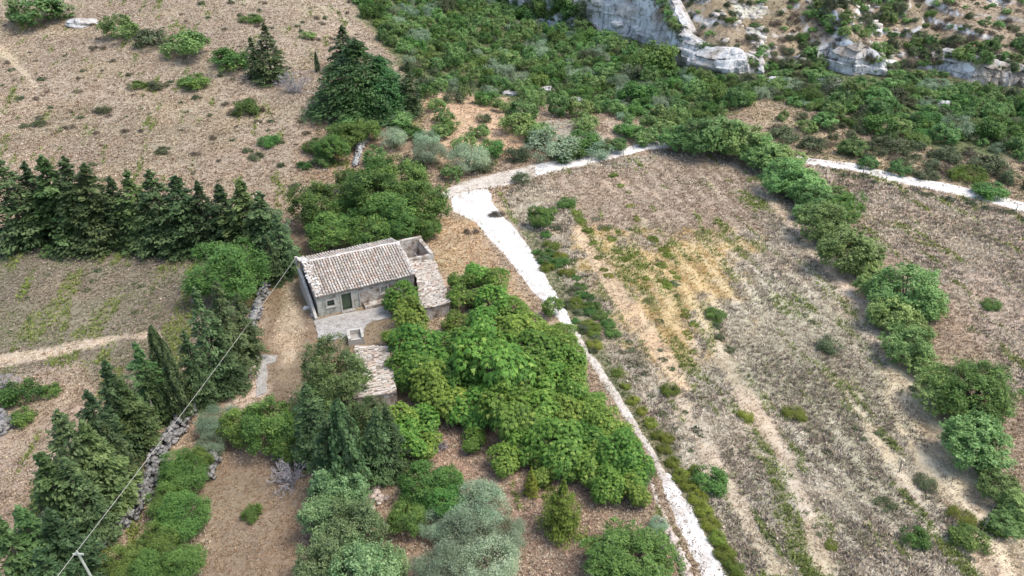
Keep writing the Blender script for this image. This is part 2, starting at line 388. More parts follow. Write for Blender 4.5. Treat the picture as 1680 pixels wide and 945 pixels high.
# ------------------------------------------------------------------ ground sheet
def axis(lo, hi, step, far):
    core = np.arange(lo, hi+1e-6, step); a = []; s = step; p = hi
    while p < far[1]: s *= 1.25; p += s; a.append(p)
    b = []; s = step; p = lo
    while p > far[0]: s *= 1.25; p -= s; b.append(p)
    return np.concatenate([b[::-1], core, a])
gx = axis(-115, 130, .55, (-900, 900)); gy = axis(24, 215, .55, (-500, 1500))
GX, GY = np.meshgrid(gx, gy)
RGT = wp([(880, 280), (1090, 250), (1240, 255), (1420, 460), (1640, 800), (1720, 960), (1240, 1010), (1080, 740), (960, 560), (850, 380)])
_a = at(935, 400)[:2]; _b = at(1150, 760)[:2]; FD = np.array(_b)-np.array(_a); FD /= np.linalg.norm(FD); FN = np.array([-FD[1], FD[0]])
def furrow(x, y):
    m = soft(RGT, x, y, 2, 1)
    t = (x*FN[0]+y*FN[1])+(fbm(x/7, y/7, 90, 3)-.5)*4.5
    amp = sst(.38, .62, fbm(x/9+5, y/9, 93, 3))
    return m*amp, .5+.5*np.cos(t*2*math.pi/2.4)
def colour(x, y):
    c = np.zeros(x.shape+(3,)); c[:] = lin(172, 150, 128)
    for P, k, e, j, nme in REGW:
        wgt = soft(P, x, y, e, j)[..., None]; c = c*(1-wgt)+k*wgt
    d, H = clifft(x, y)
    up = sst(1, 4, d)[..., None]
    slc = lin(160, 142, 120)*(1-up*0)
    c = c*(1-up)+slc*up
    # rock bare patches on the slope
    rk = sst(.58, .67, fbm(x/7+3, y/4, 72, 5))[..., None]*up
    c = c*(1-rk)+lin(206, 200, 190)*rk
    m, f = furrow(x, y)
    c = c*(1+(m*(f-.5)*.35)[..., None])
    # patchy wear
    n1 = fbm(x/7, y/7, 11, 4); n2 = fbm(x/1.6, y/1.6, 12, 4)
    c = c*(.62+.5*n1+.30*n2)[..., None]
    n5 = fbm(x/16, y/11, 15, 4); c = c*(.86+.28*n5)[..., None]; ol = sst(.50, .66, fbm(x/9+7, y/7, 16, 4))[..., None]*.35; c = c*(1-ol)+c*np.array([.86, .95, .74])*ol; c = c*np.array([.955, .985, .975])
    rd = sst(.54, .68, fbm(x/5+40, y/5, 13, 4))[..., None]*.5
    c = c*(1-rd)+c*np.array([1.06, .95, .88])*rd
    return c
GZ = hh(GX, GY)
_m, _f2 = furrow(GX, GY); GZ = GZ+_m*(_f2-.5)*.14*(~road_mask(GX, GY, .8))
_d, _H = clifft(GX, GY)
GC = colour(GX, GY)
ny, nx = GX.shape
idx = np.arange(ny*nx).reshape(ny, nx)
GF = np.stack([idx[:-1, :-1], idx[:-1, 1:], idx[1:, 1:], idx[1:, :-1]], -1).reshape(-1, 4)
m, t, b = mat('dry field soil', .95)
a = N(t, 'ShaderNodeAttribute', attribute_name='tint')
f1 = noise(t, 5.0, 6, .75); r1 = ramp(t, f1.outputs[0], [(.30, .66), (.46, .94), (.60, 1.08), (.75, 1.28)])
f2 = noise(t, .75, 5, .65); r2 = ramp(t, f2.outputs[0], [(.3, (.80, .78, .76)), (.5, (1, 1, 1)), (.72, (1.12, 1.10, 1.05))])
c1 = mix(t, 1., a.outputs['Color'], r1.outputs[0], 'MULTIPLY'); c1 = mix(t, 1., c1, r2.outputs[0], 'MULTIPLY')
g = N(t, 'ShaderNodeNewGeometry'); sx = N(t, 'ShaderNodeSeparateXYZ'); t.links.new(g.outputs['Normal'], sx.inputs[0])
rs = ramp(t, sx.outputs[2], [(.64, 1.0), (.80, 0.)])
n3 = noise(t, .9, 7, .7); rr3 = ramp(t, n3.outputs[0], LIME)
c1 = mix(t, rs.outputs[0], c1, rr3.outputs[0])
t.links.new(c1, b.inputs['Base Color'])
bump(t, b, f1.outputs[0], .5, .08)
tag(meshobj('ground', np.stack([GX, GY, GZ], -1).reshape(-1, 3), GF, m, smooth=True,
    attrs={'tint': ('POINT', 'FLOAT_COLOR', np.concatenate([GC.reshape(-1, 3), np.ones((ny*nx, 1))], 1))}), kind='structure')

# roads
def strip(name, L, R, z, m, seg=90, cr=7, jit=.28):
    Ld = dens(L, seg); Rd = dens(R, seg); V = []
    for i in range(seg):
        l, r = Ld[i], Rd[i]; d = r-l; w_ = np.linalg.norm(d); d = d/w_
        jl = (float(fbm(i*.21, 3.3, 31, 3))-.5)*2*jit; jr = (float(fbm(i*.21, 9.3, 32, 3))-.5)*2*jit
        l2 = l+d*jl; r2 = r+d*jr
        for j in range(cr):
            p = l2+(r2-l2)*j/(cr-1); e = 0 if 0 < j < cr-1 else -.10
            V.append((p[0], p[1], hz(p[0], p[1])+z+e))
    F_ = [(i*cr+j, i*cr+j+1, (i+1)*cr+j+1, (i+1)*cr+j) for i in range(seg-1) for j in range(cr-1)]
    # keep normals up
    o = meshobj(name, V, F_, m, smooth=True)
    me = o.data
    if sum(p.normal.z for p in me.polygons) < 0: me.flip_normals()
    return tag(o, kind='structure')
for k, (L, R, z) in ROADW.items():
    strip(k, L, R, z+(.012 if 'dirt' in k else 0), M_dirt if 'dirt' in k else M_white, jit=.18 if 'narrow' in k else .35)
# twin wheel track beside the lower road
strip('wheel_track', np.array(wp([(1062, 790), (1085, 850), (1112, 915), (1135, 975)])), np.array(wp([(1070, 788), (1096, 850), (1126, 915), (1150, 975)])), .035, M_dirt, jit=.1)
def slab(name, P, m, top, thick=.12):
    W = wp(P); cx = np.mean([p[0] for p in W]); cy = np.mean([p[1] for p in W])
    W = dens(W+[W[0]], 64)[:-1]; n = len(W)
    V = []
    for p in W: V.append((p[0]+random.uniform(-.08, .08), p[1]+random.uniform(-.08, .08), top))
    for p in W: V.append((p[0], p[1], top-thick-.1))
    F_ = [tuple(range(n))]+[(i, (i+1) % n, n+(i+1) % n, n+i) for i in range(n)]
    o = meshobj(name, V, F_, m); me = o.data
    if me.polygons[0].normal.z < 0: me.flip_normals()
    return tag(o, kind='structure')
slab('courtyard_paving', COURT, M_conc, .08)
slab('broken_concrete_pad', LPAD, M_conc, .07)

# ------------------------------------------------------------------ cliff faces
def cliff(name, xa, xb):
    n = int((xb-xa)/.24)+2; m_ = 40; xs = np.linspace(xa, xb, n)
    yc = np.interp(xs, CX, CY)+(fbm(xs/5., xs*0, 41, 3)-.5)*3.0
    V = []
    for i in range(n):
        zb = hz(xs[i], yc[i]-.6)-.8
        d, H = clifft(xs[i], yc[i]+2.8); zt = hz(xs[i], yc[i]+2.9)
        i0, i1 = max(i-4, 0), min(i+4, n-1); tx, ty = xs[i1]-xs[i0], yc[i1]-yc[i0]; L = math.hypot(tx, ty); nxn, nyn = ty/L, -tx/L
        for j in range(m_):
            s_ = j/(m_-1); z = zb+(zt+.15-zb)*min(s_*1.12, 1)
            al = xs[i]*1.0+yc[i]
            dd = (float(fbm(al/5, z/9., 50, 3))-.5)*4.0+(.25-abs(float(fbm(al/2.2, z/5., 51, 4))-.5))*3.6-.5+(float(fbm(al/.7, z/1.3, 52, 3))-.5)*.9
            q1 = math.floor(al/1.5+1.2*float(fbm(al/4, z/2.5, 53, 2))); q2 = math.floor(z/1.3+1.4*float(fbm(al/3, z/4, 54, 2))); q3 = math.floor(al/.6+z*.25)
            dd += (float(_h(np.array(q1), np.array(q2//2), 5))-.5)*1.5+(float(_h(np.array(q2), np.array(q1//3), 6))-.5)*.8+(float(_h(np.array(q3), np.array(q2), 7))-.5)*.4
            ed = math.sin(min(s_*1.0, 1)*math.pi)**.5
            off = .5-1.9*s_**3*1.3+dd*ed
            if s_ > .9: off -= (s_-.9)*20
            V.append((xs[i]+nxn*off, yc[i]+nyn*off, z-(.6 if s_ > .97 else 0)))
    F_ = [(i*m_+j, (i+1)*m_+j, (i+1)*m_+j+1, i*m_+j+1) for i in range(n-1) for j in range(m_-1)]
    return tag(meshobj(name, V, F_, M_rock), kind='structure')
def XC(u):
    return float(np.interp(u, [c_[0] for c_ in CL], [p[0] for p in _f]))
cliff('cliff', -8, XC(1258)); cliff('cliff', XC(1340), XC(1448)); cliff('cliff', XC(1532), XC(1720))

# ------------------------------------------------------------------ foliage prototypes (unit size: height 1 or diameter 1)
def unit(v): return v/(np.linalg.norm(v, axis=-1, keepdims=True)+1e-9)
def diamonds(P, Nn, T, size, asp):
    """leaf quads at P with normal Nn and long axis about T"""
    T = unit(T-(T*Nn).sum(-1, keepdims=True)*Nn); B = np.cross(Nn, T)
    size = np.asarray(size)[:, None] if np.ndim(size) else size
    V = np.stack([P-T*size, P+B*size*asp, P+T*size, P-B*size*asp], 1)
    return V.reshape(-1, 3), np.arange(len(P)*4).reshape(-1, 4)
def round_crown(seed, n=9000, size=.017, asp=.55, lobes=26, flat=.85, clump=.045, spread=.34, lr=(.13, .22), core=.6, upb=.5, squash=0):
    r = np.random.default_rng(seed)
    d = unit(r.normal(size=(lobes, 3))); d[:, 2] = np.abs(d[:, 2])*1.1-.35; d = unit(d)
    C = d*spread*r.uniform(core, 1.08, (lobes, 1)); C[:, 2] *= flat
    R = r.uniform(*lr, lobes)
    nc = n//26
    L = r.choice(lobes, nc, p=R**2/np.sum(R**2)); dd = unit(r.normal(size=(nc, 3))+d[L]*.8+np.array([0, 0, .25]))
    cc = C[L]+dd*R[L][:, None]*r.uniform(.75, 1.12, (nc, 1))
    lobe_v = r.uniform(-.18, .18, lobes)
    cv = np.clip(r.normal(.45, .22, nc)+lobe_v[L], 0, 1)
    K = np.repeat(np.arange(nc), 26)
    P = cc[K]+r.normal(size=(len(K), 3))*clump*np.array([1, 1, .8])
    out = unit(P*np.array([1, 1, 1.2])+np.array([0, 0, .1]))
    Nn = unit(out*.7+np.array([0, 0, upb])+r.normal(size=P.shape)*.55)
    T = r.normal(size=P.shape)
    V, Fc = diamonds(P, Nn, T, size*r.uniform(.6, 1.35, len(P)), asp)
    V[:, 2] += .5*flat
    V[:, 2] = np.maximum(V[:, 2], .01)
    return V, Fc, np.clip(cv[K]+r.normal(0, .13, len(K)), 0, 1), C+np.array([0, 0, .5*flat])
def conifer_crown(seed, R=.27, tiers=17, per=11, k=30, size=.017, drop=.10, power=.8, z0=.05, jitter=.5, asp=.5):
    r = np.random.default_rng(seed); P = []; D = []; Vv = []
    for i in range(tiers):
        t_ = i/tiers; zb = z0+(1-z0)*(t_**.92)
        nb = max(4, int(per*(1-t_*.55)))
        for j in range(nb):
            a = r.uniform(0, 6.283); L = R*((1-t_)**power)*r.uniform(1-jitter, 1.15)*(1 if t_ < .75 else .55)+.012
            z = zb+r.normal(0, .4/tiers)*(1-t_*.7)
            kk = int(k*(.35+.65*(1-t_))); s_ = np.sqrt(r.uniform(.05, 1, kk))
            lat = r.normal(0, .17*L+.008, kk)*(1.15-s_*.6)
            x = np.cos(a)*L*s_-np.sin(a)*lat; y = np.sin(a)*L*s_+np.cos(a)*lat
            zz = z-drop*L*s_**2*1.6+.35*L*(1-s_)*.4+r.normal(0, .008, kk)
            P.append(np.stack([x, y, zz], 1)); D.append(np.stack([np.full(kk, math.cos(a)), np.full(kk, math.sin(a)), np.full(kk, -.15)], 1)+r.normal(0, .35, (kk, 3)))
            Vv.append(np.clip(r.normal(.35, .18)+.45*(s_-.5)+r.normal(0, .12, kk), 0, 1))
    # leader tip
    kk = 90; P.append(np.stack([r.normal(0, .006, kk), r.normal(0, .006, kk), r.uniform(.88, 1.0, kk)], 1)); D.append(np.tile([0, 0, 1.], (kk, 1))+r.normal(0, .3, (kk, 3))); Vv.append(r.uniform(.3, .7, kk))
    P = np.concatenate(P); D = unit(np.concatenate(D)); Vv = np.concatenate(Vv)
    P[:, 2] = np.clip(P[:, 2], .005, 1)
    out = unit(np.stack([P[:, 0], P[:, 1], P[:, 0]*0+.12], 1))
    Nn = unit(np.array([0, 0, .9])+out*.5+r.normal(size=P.shape)*.45)
    V, Fc = diamonds(P, Nn, D, size*r.uniform(.6, 1.4, len(P)), asp)
    return V, Fc, Vv, None
def column_crown(seed, R=.085, n=5200, size=.013):
    r = np.random.default_rng(seed); z = r.uniform(.04, 1, n); prof = R*np.clip(np.minimum((z+.04)*6, (1-z)**.6*1.25), .02, 1)
    a = r.uniform(0, 6.283, n); ridge = 1+.22*np.sin(a*5+z*9)+.15*np.sin(a*3-z*23)
    rr = prof*ridge*np.sqrt(r.uniform(.35, 1.1, n)); P = np.stack([np.cos(a)*rr, np.sin(a)*rr, z], 1)
    out = np.stack([np.cos(a), np.sin(a), a*0+.25], 1); Nn = unit(out+r.normal(size=P.shape)*.4)
    T = np.tile([0, 0, 1.], (n, 1))+r.normal(size=P.shape)*.3
    V, Fc = diamonds(P, Nn, T, size*r.uniform(.6, 1.4, n), .4)
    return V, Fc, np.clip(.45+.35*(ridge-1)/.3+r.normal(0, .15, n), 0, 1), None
def feather_crown(seed, rosettes=1250, fronds=9, flat=.88, L=.037):
    """rosettes of drooping pinnate fronds"""
    r = np.random.default_rng(seed); lobes = 20
    d = unit(r.normal(size=(lobes, 3))); d[:, 2] = np.abs(d[:, 2])*1.2-.3; d = unit(d); C = d*.30*r.uniform(.5, 1.1, (lobes, 1)); C[:, 2] *= flat; R = r.uniform(.13, .23, lobes)
    lo = r.choice(lobes, rosettes, p=R**2/np.sum(R**2)); dd = unit(r.normal(size=(rosettes, 3))+d[lo]+np.array([0, 0, .35]))
    c = C[lo]+dd*R[lo][:, None]*r.uniform(.7, 1.1, (rosettes, 1)); c[:, 2] += .5*flat
    cv = np.clip(r.normal(.45, .25, rosettes), 0, 1)
    V = []; Fc = []; Vv = []; n = 0
    for i in range(rosettes):
        ax = unit(dd[i]*.6+np.array([0, 0, .8])); u_ = unit(np.cross(ax, [.3, .9, .1])); v_ = np.cross(ax, u_)
        for j in range(fronds):
            a = 6.283*j/fronds+r.uniform(-.3, .3); l = L*r.uniform(.7, 1.25); dr = u_*math.cos(a)+v_*math.sin(a); side = np.cross(ax, dr)
            w_ = l*r.uniform(.15, .22); e = r.uniform(.15, .6)
            p0 = c[i]; p1 = p0+dr*l*.5+ax*l*.28*e; p2 = p0+dr*l*.95-np.array([0, 0, 1])*l*.25
            V += [p0, p1+side*w_-ax*.1*w_, p1-side*w_-ax*.1*w_, p2]; Fc += [(n, n+1, n+3, n+2)]; n += 4
            Vv.append(cv[i]+r.normal(0, .1))
    V = np.array(V); V[:, 2] = np.maximum(V[:, 2], .01)
    return V, np.array(Fc), np.clip(Vv, 0, 1), C+np.array([0, 0, .5*flat])
def mkmesh(name, data, m):
    V, Fc, v, C = data
    o = meshobj(name, V, Fc, m, attrs={'v': ('FACE', 'FLOAT', v)}); me = o.data; bpy.data.objects.remove(o); return me
def trunk_mesh(kind, seed):
    r = np.random.default_rng(seed); b = MB()
    if kind in ('conifer', 'cedar', 'slender', 'pyramid'):
        b.tube([(0, 0, -.04), (.005, 0, .3), (0, .004, .7), (0, 0, .97)], [.020, .016, .009, .002], 6)
        for i in range(10):
            z = .1+.06*i; a = r.uniform(0, 6.3); l = .2*(1-z) if kind != 'slender' else .05
            b.tube([(0, 0, z), (math.cos(a)*l, math.sin(a)*l, z-.01)], [.006, .002], 4)
    else:
        b.tube([(0, 0, -.06), (.01, 0, .12), (.0, .01, .28)], [.035, .026, .022], 7)
        for i in range(7):
            a = i*.9+r.uniform(-.3, .3); l = r.uniform(.15, .3)
            b.tube([(0, .01, .2), (math.cos(a)*l*.5, math.sin(a)*l*.5, .36), (math.cos(a)*l, math.sin(a)*l, r.uniform(.45, .65))], [.017, .011, .004], 5)
    o = b.obj('trunk', M_bark); me = o.data; bpy.data.objects.remove(o); return me
PROTO = {}
def proto(kind, gens, mk, tk='round'):
    PROTO[kind] = [(mkmesh('crown', g_, LM[mk]), trunk_mesh(tk, i+len(kind))) for i, g_ in enumerate(gens)]
proto('conifer', [conifer_crown(s, R=R_, tiers=t_, per=17, k=52, power=p_, jitter=j_) for s, R_, t_, p_, j_ in ((1, .27, 15, .58, .5), (2, .26, 18, .5, .65), (3, .28, 14, .68, .45), (14, .26, 17, .54, .6), (15, .28, 15, .6, .7))], 'conifer', 'conifer')
proto('lightconifer', [conifer_crown(s, R=.28, tiers=13, per=20, k=50, power=.62, jitter=.6, size=.019, drop=.02) for s in (16, 17)], 'lightconifer', 'conifer')
proto('darkround', [round_crown(s, 15000, .015, .45, 46, 1.0, .024, .34, (.09, .16), .5, .6) for s in (18, 19)], 'lightconifer')
proto('cedar', [conifer_crown(8, R=.52, tiers=13, per=34, k=80, size=.016, drop=.20, jitter=.25, power=.65)], 'cedar', 'cedar')
proto('slender', [column_crown(s) for s in (4, 5)], 'slender', 'slender')
proto('pine', [round_crown(s, 20000, .016, .34, 44, .85, .028, .34, (.09, .17), .5, .9) for s in (11, 12)], 'pine')
proto('oak', [round_crown(s, 13000, .016, .6, 34, .9, .030, .34, (.09, .18)) for s in (21, 22, 23)], 'oak')
proto('feather', [feather_crown(s) for s in (31, 32, 33)], 'feather')
proto('olive', [round_crown(s, 14000, .012, .45, 34, .8, .04, .34, (.09, .17)) for s in (41, 42)], 'olive')
proto('carob', [round_crown(s, 13000, .016, .6, 34, .95, .03, .34, (.10, .18), .6, .7) for s in (51, 52)], 'carob')
proto('hedge', [round_crown(s, 12000, .017, .6, 40, .9, .024, .33, (.11, .18), .55, .7) for s in (61, 62, 63)], 'hedge')
proto('yellow', [round_crown(s, 7000, .018, .5, 20, .7) for s in (71, 72)], 'yellow')
proto('pyramid', [conifer_crown(75, R=.42, tiers=20, per=16, k=40, size=.018, drop=-.1, jitter=.35)], 'yellow', 'pyramid')
proto('macchia', [round_crown(s, 4600, .024, .6, 22, .85, .034, .33, (.10, .19)) for s in (81, 82, 83, 84)], 'macchia')
proto('macchia_pale', [round_crown(s, 4200, .024, .5, 20, .75, .05) for s in (85, 86)], 'olive')
proto('bright', [round_crown(s, 4200, .026, .6, 18, .75, .05) for s in (87, 88)], 'oak')
proto('lime', [round_crown(s, 22000, .012, .55, 110, .85, .020, .36, (.08, .14), .45, .8) for s in (98,)], 'lime')
proto('scrub', [round_crown(s, 2600, .03, .5, 12, .6, .06) for s in (91, 92, 93)], 'scrub')
proto('heath', [round_crown(s, 1800, .034, .35, 10, .55, .07) for s in (94, 95)], 'heath')
NAMES = {'conifer': 'conifer_tree', 'cedar': 'cedar_tree', 'slender': 'cypress_tree', 'pine': 'pine_tree', 'oak': 'broadleaf_tree', 'feather': 'feathery_tree',
         'olive': 'olive_tree', 'carob': 'carob_tree', 'lightconifer': 'conifer_tree', 'darkround': 'broad_conifer', 'hedge': 'hedge_tree', 'lime': 'round_bush', 'yellow': 'yellow_shrub', 'pyramid': 'conical_shrub', 'macchia': 'evergreen_shrub',
         'macchia_pale': 'grey_shrub', 'bright': 'green_shrub', 'scrub': 'scrub_bush', 'heath': 'heath_bush'}
CATS = {'conifer': 'tree', 'cedar': 'tree', 'slender': 'tree', 'pine': 'tree', 'oak': 'tree', 'feather': 'tree', 'olive': 'tree', 'carob': 'tree', 'lightconifer': 'tree', 'darkround': 'tree', 'hedge': 'tree', 'lime': 'shrub',
        'yellow': 'shrub', 'pyramid': 'shrub', 'macchia': 'shrub', 'macchia_pale': 'shrub', 'bright': 'shrub', 'scrub': 'shrub', 'heath': 'shrub'}
FOOT = []      # (x, y, radius) kept free of weeds
cnt = {}
def plant(kind, x, y, sx, sz, label, group=None, parts=True, name=None):
    c_ = cnt.get(kind, 0); cnt[kind] = c_+1
    cr, tr = PROTO[kind][c_ % len(PROTO[kind])]; rz = random.uniform(0, 6.283); z = hz(x, y); name = name or NAMES[kind]
    FOOT.append((x, y, sx*(.42 if kind not in ('conifer', 'lightconifer', 'cedar', 'slender') else .2)))
    sy = sx*random.uniform(.92, 1.1)
    if parts:
        o = empty(name, (x, y, z-.05), label, CATS[kind], group, rz); o.scale = (sx, sy, sz)
        linkmesh('trunk', tr, o); c2_ = linkmesh('crown', cr, o)
        if kind in ('hedge', 'feather', 'lime', 'carob'): c2_.location = (0, 0, -.12)
        elif kind in ('oak', 'olive', 'pine'): c2_.location = (0, 0, -.06)
    else:
        o = linkmesh(name, cr, None, (x, y, z-.05-.15*sz)); o.rotation_euler = (0, 0, rz); o.scale = (sx, sy, sz); tag(o, label, CATS[kind], group)
    return o
FLAT = {'darkround': 1., 'lime': .8, 'pine': .8, 'oak': .85, 'feather': .8, 'olive': .8, 'carob': .95, 'hedge': .8, 'yellow': .7, 'macchia': .75, 'macchia_pale': .75, 'bright': .75, 'scrub': .6, 'heath': .55, 'pyramid': 1}
def bush(kind, u, v, wd, label, group=None, asp=1., parts=True, name=None):
    """round plant whose crown is centred at pixel (u, v) and wd pixels wide (in the photo); asp stretches the height"""
    p = at(u, v); D = wd/ppm(p)
    for _ in range(3):
        Hh = D*asp*FLAT[kind]; p = at(u, v, Hh*.45); D = wd/ppm(p)
    # crown centre is p; the foot is straight below
    z = hz(p[0], p[1]); return plant(kind, p[0], p[1], D*1.05 if kind != 'pyramid' else D/.84, D*asp, label, group, parts, name)
def spire(kind, ut, vt, vb, wd, label, group=None, parts=True):
    """tree given by its top pixel, the image row of its foot and its width"""
    N_ = 472.5+FPX/math.tan(PITCH); ub = ut+(vb-vt)*(840-ut)/(N_-vt); p = at(ub, vb)
    d = rayd(ut, vt); k = (p[1])/d[1]; ztop = CAMH+d[2]*k; Hh = ztop-p[2]
    R2 = {'conifer': .54, 'lightconifer': .56, 'cedar': .90, 'slender': .17, 'pyramid': .84}[kind]
    W = wd/FPX*((p[1])*math.cos(PITCH)+(CAMH-p[2]-Hh*.4)*math.sin(PITCH))
    return plant(kind, p[0], p[1], W/R2, Hh, label, group, parts)
ORD = ['first', 'second', 'third', 'fourth', 'fifth', 'sixth', 'seventh', 'eighth', 'ninth', 'tenth', 'eleventh', 'twelfth', 'thirteenth', 'fourteenth', 'fifteenth', 'sixteenth']
# ================================================================== HOUSE
HA = math.atan2(4.6, 9.4); HM = Matrix.Translation((-19.5, 64.05, 0)) @ Matrix.Rotation(HA, 4, 'Z')
hx0, hy0 = -19.5, 64.05
def himg(x, y, z=0):
    p = HM @ Vector((x, y, z)); return p
house = empty('stone_house', (hx0, hy0, 0), 'old stone farmhouse with long faded clay tile roof beside the courtyard', 'house', rz=HA)
HL = 10.5; HD = 7.4; RY = 4.6; ZE = 2.45; ZR = 3.95; ZB = 3.1
# walls: front wall with openings made of panels butted together
def wallpanel(mb, x0, x1, z0, z1, y0=.12, y1=.5): mb.box(x0, x1, y0, y1, z0, z1)
fw = MB()          # plastered left part: window + door
for x0, x1, z0, z1 in [(.15, 1.15, -.3, ZE-.03), (1.15, 1.85, -.3, .95), (1.15, 1.85, 1.62, ZE-.03), (1.85, 2.62, -.3, ZE-.03), (2.62, 3.62, 2.02, ZE-.03), (2.62, 3.62, -.3, .02), (3.62, 4.45, -.3, ZE-.03)]:
    wallpanel(fw, x0, x1, z0, z1)
fw.obj('plastered_wall', M_plaster, house)
ow = MB()          # flaking middle and right part
for x0, x1, z0, z1 in [(4.45, 6.75, -.3, ZE-.03), (6.75, 7.45, -.3, 1.0), (6.75, 7.45, 1.75, ZE-.03), (7.45, 8.75, -.3, ZE-.03), (8.75, 9.75, -.3, .85), (8.75, 9.75, 1.95, ZE-.03), (9.75, HL-.1, -.3, ZE-.03)]:
    wallpanel(ow, x0, x1, z0, z1, .16, .55)
ow.obj('flaking_wall', M_oldwall, house)
sw = MB()          # gables and rear wall
for x0, x1 in ((.15, .55), (HL-.5, HL-.1)):
    P = [(.5, -.3), (HD-.25, -.3), (HD-.25, ZB-.12), (RY, ZR-.12), (.5, ZE-.0)]
    n = len(P); V = [(x0+.001, y, z) for y, z in P]+[(x1-.001, y, z) for y, z in P]
    sw.add(V, [tuple(range(n)), tuple(range(2*n-1, n-1, -1))]+[(i, (i+1) % n, n+(i+1) % n, n+i) for i in range(n)])
sw.box(.56, HL-.51, HD-.6, HD-.26, -.3, ZB-.15)
sw.obj('stone_wall', M_oldwall, house)
def opening(name, x0, x1, z0, z1, fill, yy=.12, bars=0, inset=.16, tw=.16):
    f = MB()
    f.box(x0-tw, x0, yy-.05, yy+.2, z0-.06, z1+.18); f.box(x1, x1+tw, yy-.05, yy+.2, z0-.06, z1+.18)
    f.box(x0, x1, yy-.05, yy+.2, z1, z1+.18)
    if z0 > .3: f.box(x0-tw-.05, x1+tw+.05, yy-.12, yy+.2, z0-.16, z0-.062)
    d = MB(); d.box(x0-.01, x1+.01, yy+inset, yy+inset+.06, z0-.02, z1+.01)
    if name == 'door':
        for i in range(1, 6): xx = x0+(x1-x0)*i/6; d.box(xx-.012, xx+.012, yy+inset-.018, yy+inset-.001, z0+.05, z1-.05)
        d.box(x0+.05, x1-.05, yy+inset-.035, yy+inset-.02, z1-.45, z1-.33); d.box(x0+.05, x1-.05, yy+inset-.035, yy+inset-.02, z0+.3, z0+.42)
    o = d.obj(name, fill, house); f.obj('frame', M_trim, o)
    if bars:
        g_ = MB()
        for i in range(1, bars+1): xx = x0+(x1-x0)*i/(bars+1); g_.box(xx-.015, xx+.015, yy+.05, yy+.08, z0, z1)
        g_.box(x0, x1, yy+.082, yy+.1, (z0+z1)/2-.02, (z0+z1)/2+.02)
        g_.obj('window_bar', M_metal, o)
    return o
opening('window', 1.15, 1.85, .95, 1.62, M_dark, bars=2)
dr = opening('door', 2.62, 3.62, .02, 2.0, M_door); dr['label'] = 'faded dark green plank door in pale surround'
hb = MB(); hb.tube([(2.75, .24, 1.05), (2.75, .18, 1.05), (2.75, .18, 1.17)], [.015, .015, .015], 5); hb.obj('handle', M_metal, dr)
opening('window', 6.75, 7.45, 1.0, 1.75, M_plaster, .16, inset=.2)
opening('window', 8.75, 9.75, .85, 1.95, M_door, .16, bars=3)
# drain pipe and ledge in front of the middle bay
pp = MB(); pp.tube([(4.45, .06, ZE-.1), (4.45, .06, .05)], [.05, .05], 6); pp.obj('drain_pipe', M_trim, house)
pl = MB(); pl.box(4.75, 8.7, -.62, .14, -.2, .34); pl.obj('stone_ledge', M_oldwall, house)
st_ = MB(); st_.box(2.45, 3.85, -.35, .11, -.1, .10); st_.obj('door_step', M_conc, house)
# roof: every clay tile
def tiles(mb, fn, ncol, nrow, len_u, len_v, seed, pitchw, r0=.115, rough=0):
    """fn(a, b) -> local point and normal; a across, b down the slope"""
    r = np.random.default_rng(seed)
    for c_ in range(ncol):
        cc = (c_+.5)*len_u/ncol; hue = r.normal(0, .05)
        for k in range(nrow):
            b0 = k*len_v/nrow; b1 = b0+len_v/nrow*1.12; j = r.normal(0, .015); sg = r.normal(0, .008)
            v = r.random()
            if r.random() < rough: continue
            j += r.normal(0, .05)*(rough > 0); sg += r.normal(0, .05)*(rough > 0)
            if v < .45: tint = np.array([.52, .47, .40])
            elif v < .66: tint = np.array([.50, .37, .29])
            elif v < .8: tint = np.array([.40, .36, .31])
            elif v < .93: tint = np.array([.62, .59, .54])
            else: tint = np.array([.26, .22, .18])
            tint = (tint*.5+np.array([.46, .405, .325])*.42)*(1+hue*1.5+r.normal(0, .07))
            V = []
            for b_, rr, up in ((b0, r0*.86, .0), (b1, r0*1.08, .045)):
                for q in range(5):
                    th = math.pi*q/4; p, nn = fn(cc+j+math.cos(th)*rr, min(b_, len_v+.06)+sg)
                    V.append(tuple(Vector(p)+Vector(nn)*(math.sin(th)*rr*.9+.02+up)))
            mb.add(V, [(q, q+1, q+6, q+5) for q in range(4)]+[(5, 6, 7, 8, 9)], tint)
def sag(x, s_): return -.10*math.sin(math.pi*x/HL)*math.sin(math.pi*min(max(s_, 0), 1))+.03*math.sin(x*1.7+s_*3)
def fr(a, b):
    s_ = b/4.85; y = RY-s_*(RY+.12); z = ZR+(ZE-.02-ZR)*s_+sag(a, s_); return (a, y, z), (0, -.3, .95)
def br(a, b):
    s_ = b/3.0; y = RY+s_*(HD+.1-RY); z = ZR+(ZB-.05-ZR)*s_+sag(a, s_*.8); return (a, y, z), (0, .28, .96)
rf = MB()
for f_, Lv in ((fr, 4.85), (br, 3.0)):       # bedding under the tiles
    n = 22
    for i in range(n):
        a0, a1 = HL*i/n, HL*(i+1)/n
        for q in range(6):
            P = [f_(a0, Lv*q/6)[0], f_(a1, Lv*q/6)[0], f_(a1, Lv*(q+1)/6)[0], f_(a0, Lv*(q+1)/6)[0]]
            lo = [(x, y, z-.09) for x, y, z in P]
            if f_ is br: P = P[::-1]; lo = lo[::-1]
            rf.add([*lo, *P], [(4, 7, 6, 5), (0, 1, 2, 3)], (.20, .15, .12))
            if q == 5: rf.add([lo[2], lo[3], P[3], P[2]] if f_ is fr else [lo[0], lo[1], P[1], P[0]], [(0, 1, 2, 3)], (.3, .25, .2))
tiles(rf, fr, 36, 13, HL, 4.85, 5, .3); tiles(rf, br, 36, 8, HL, 3.0, 6, .3)
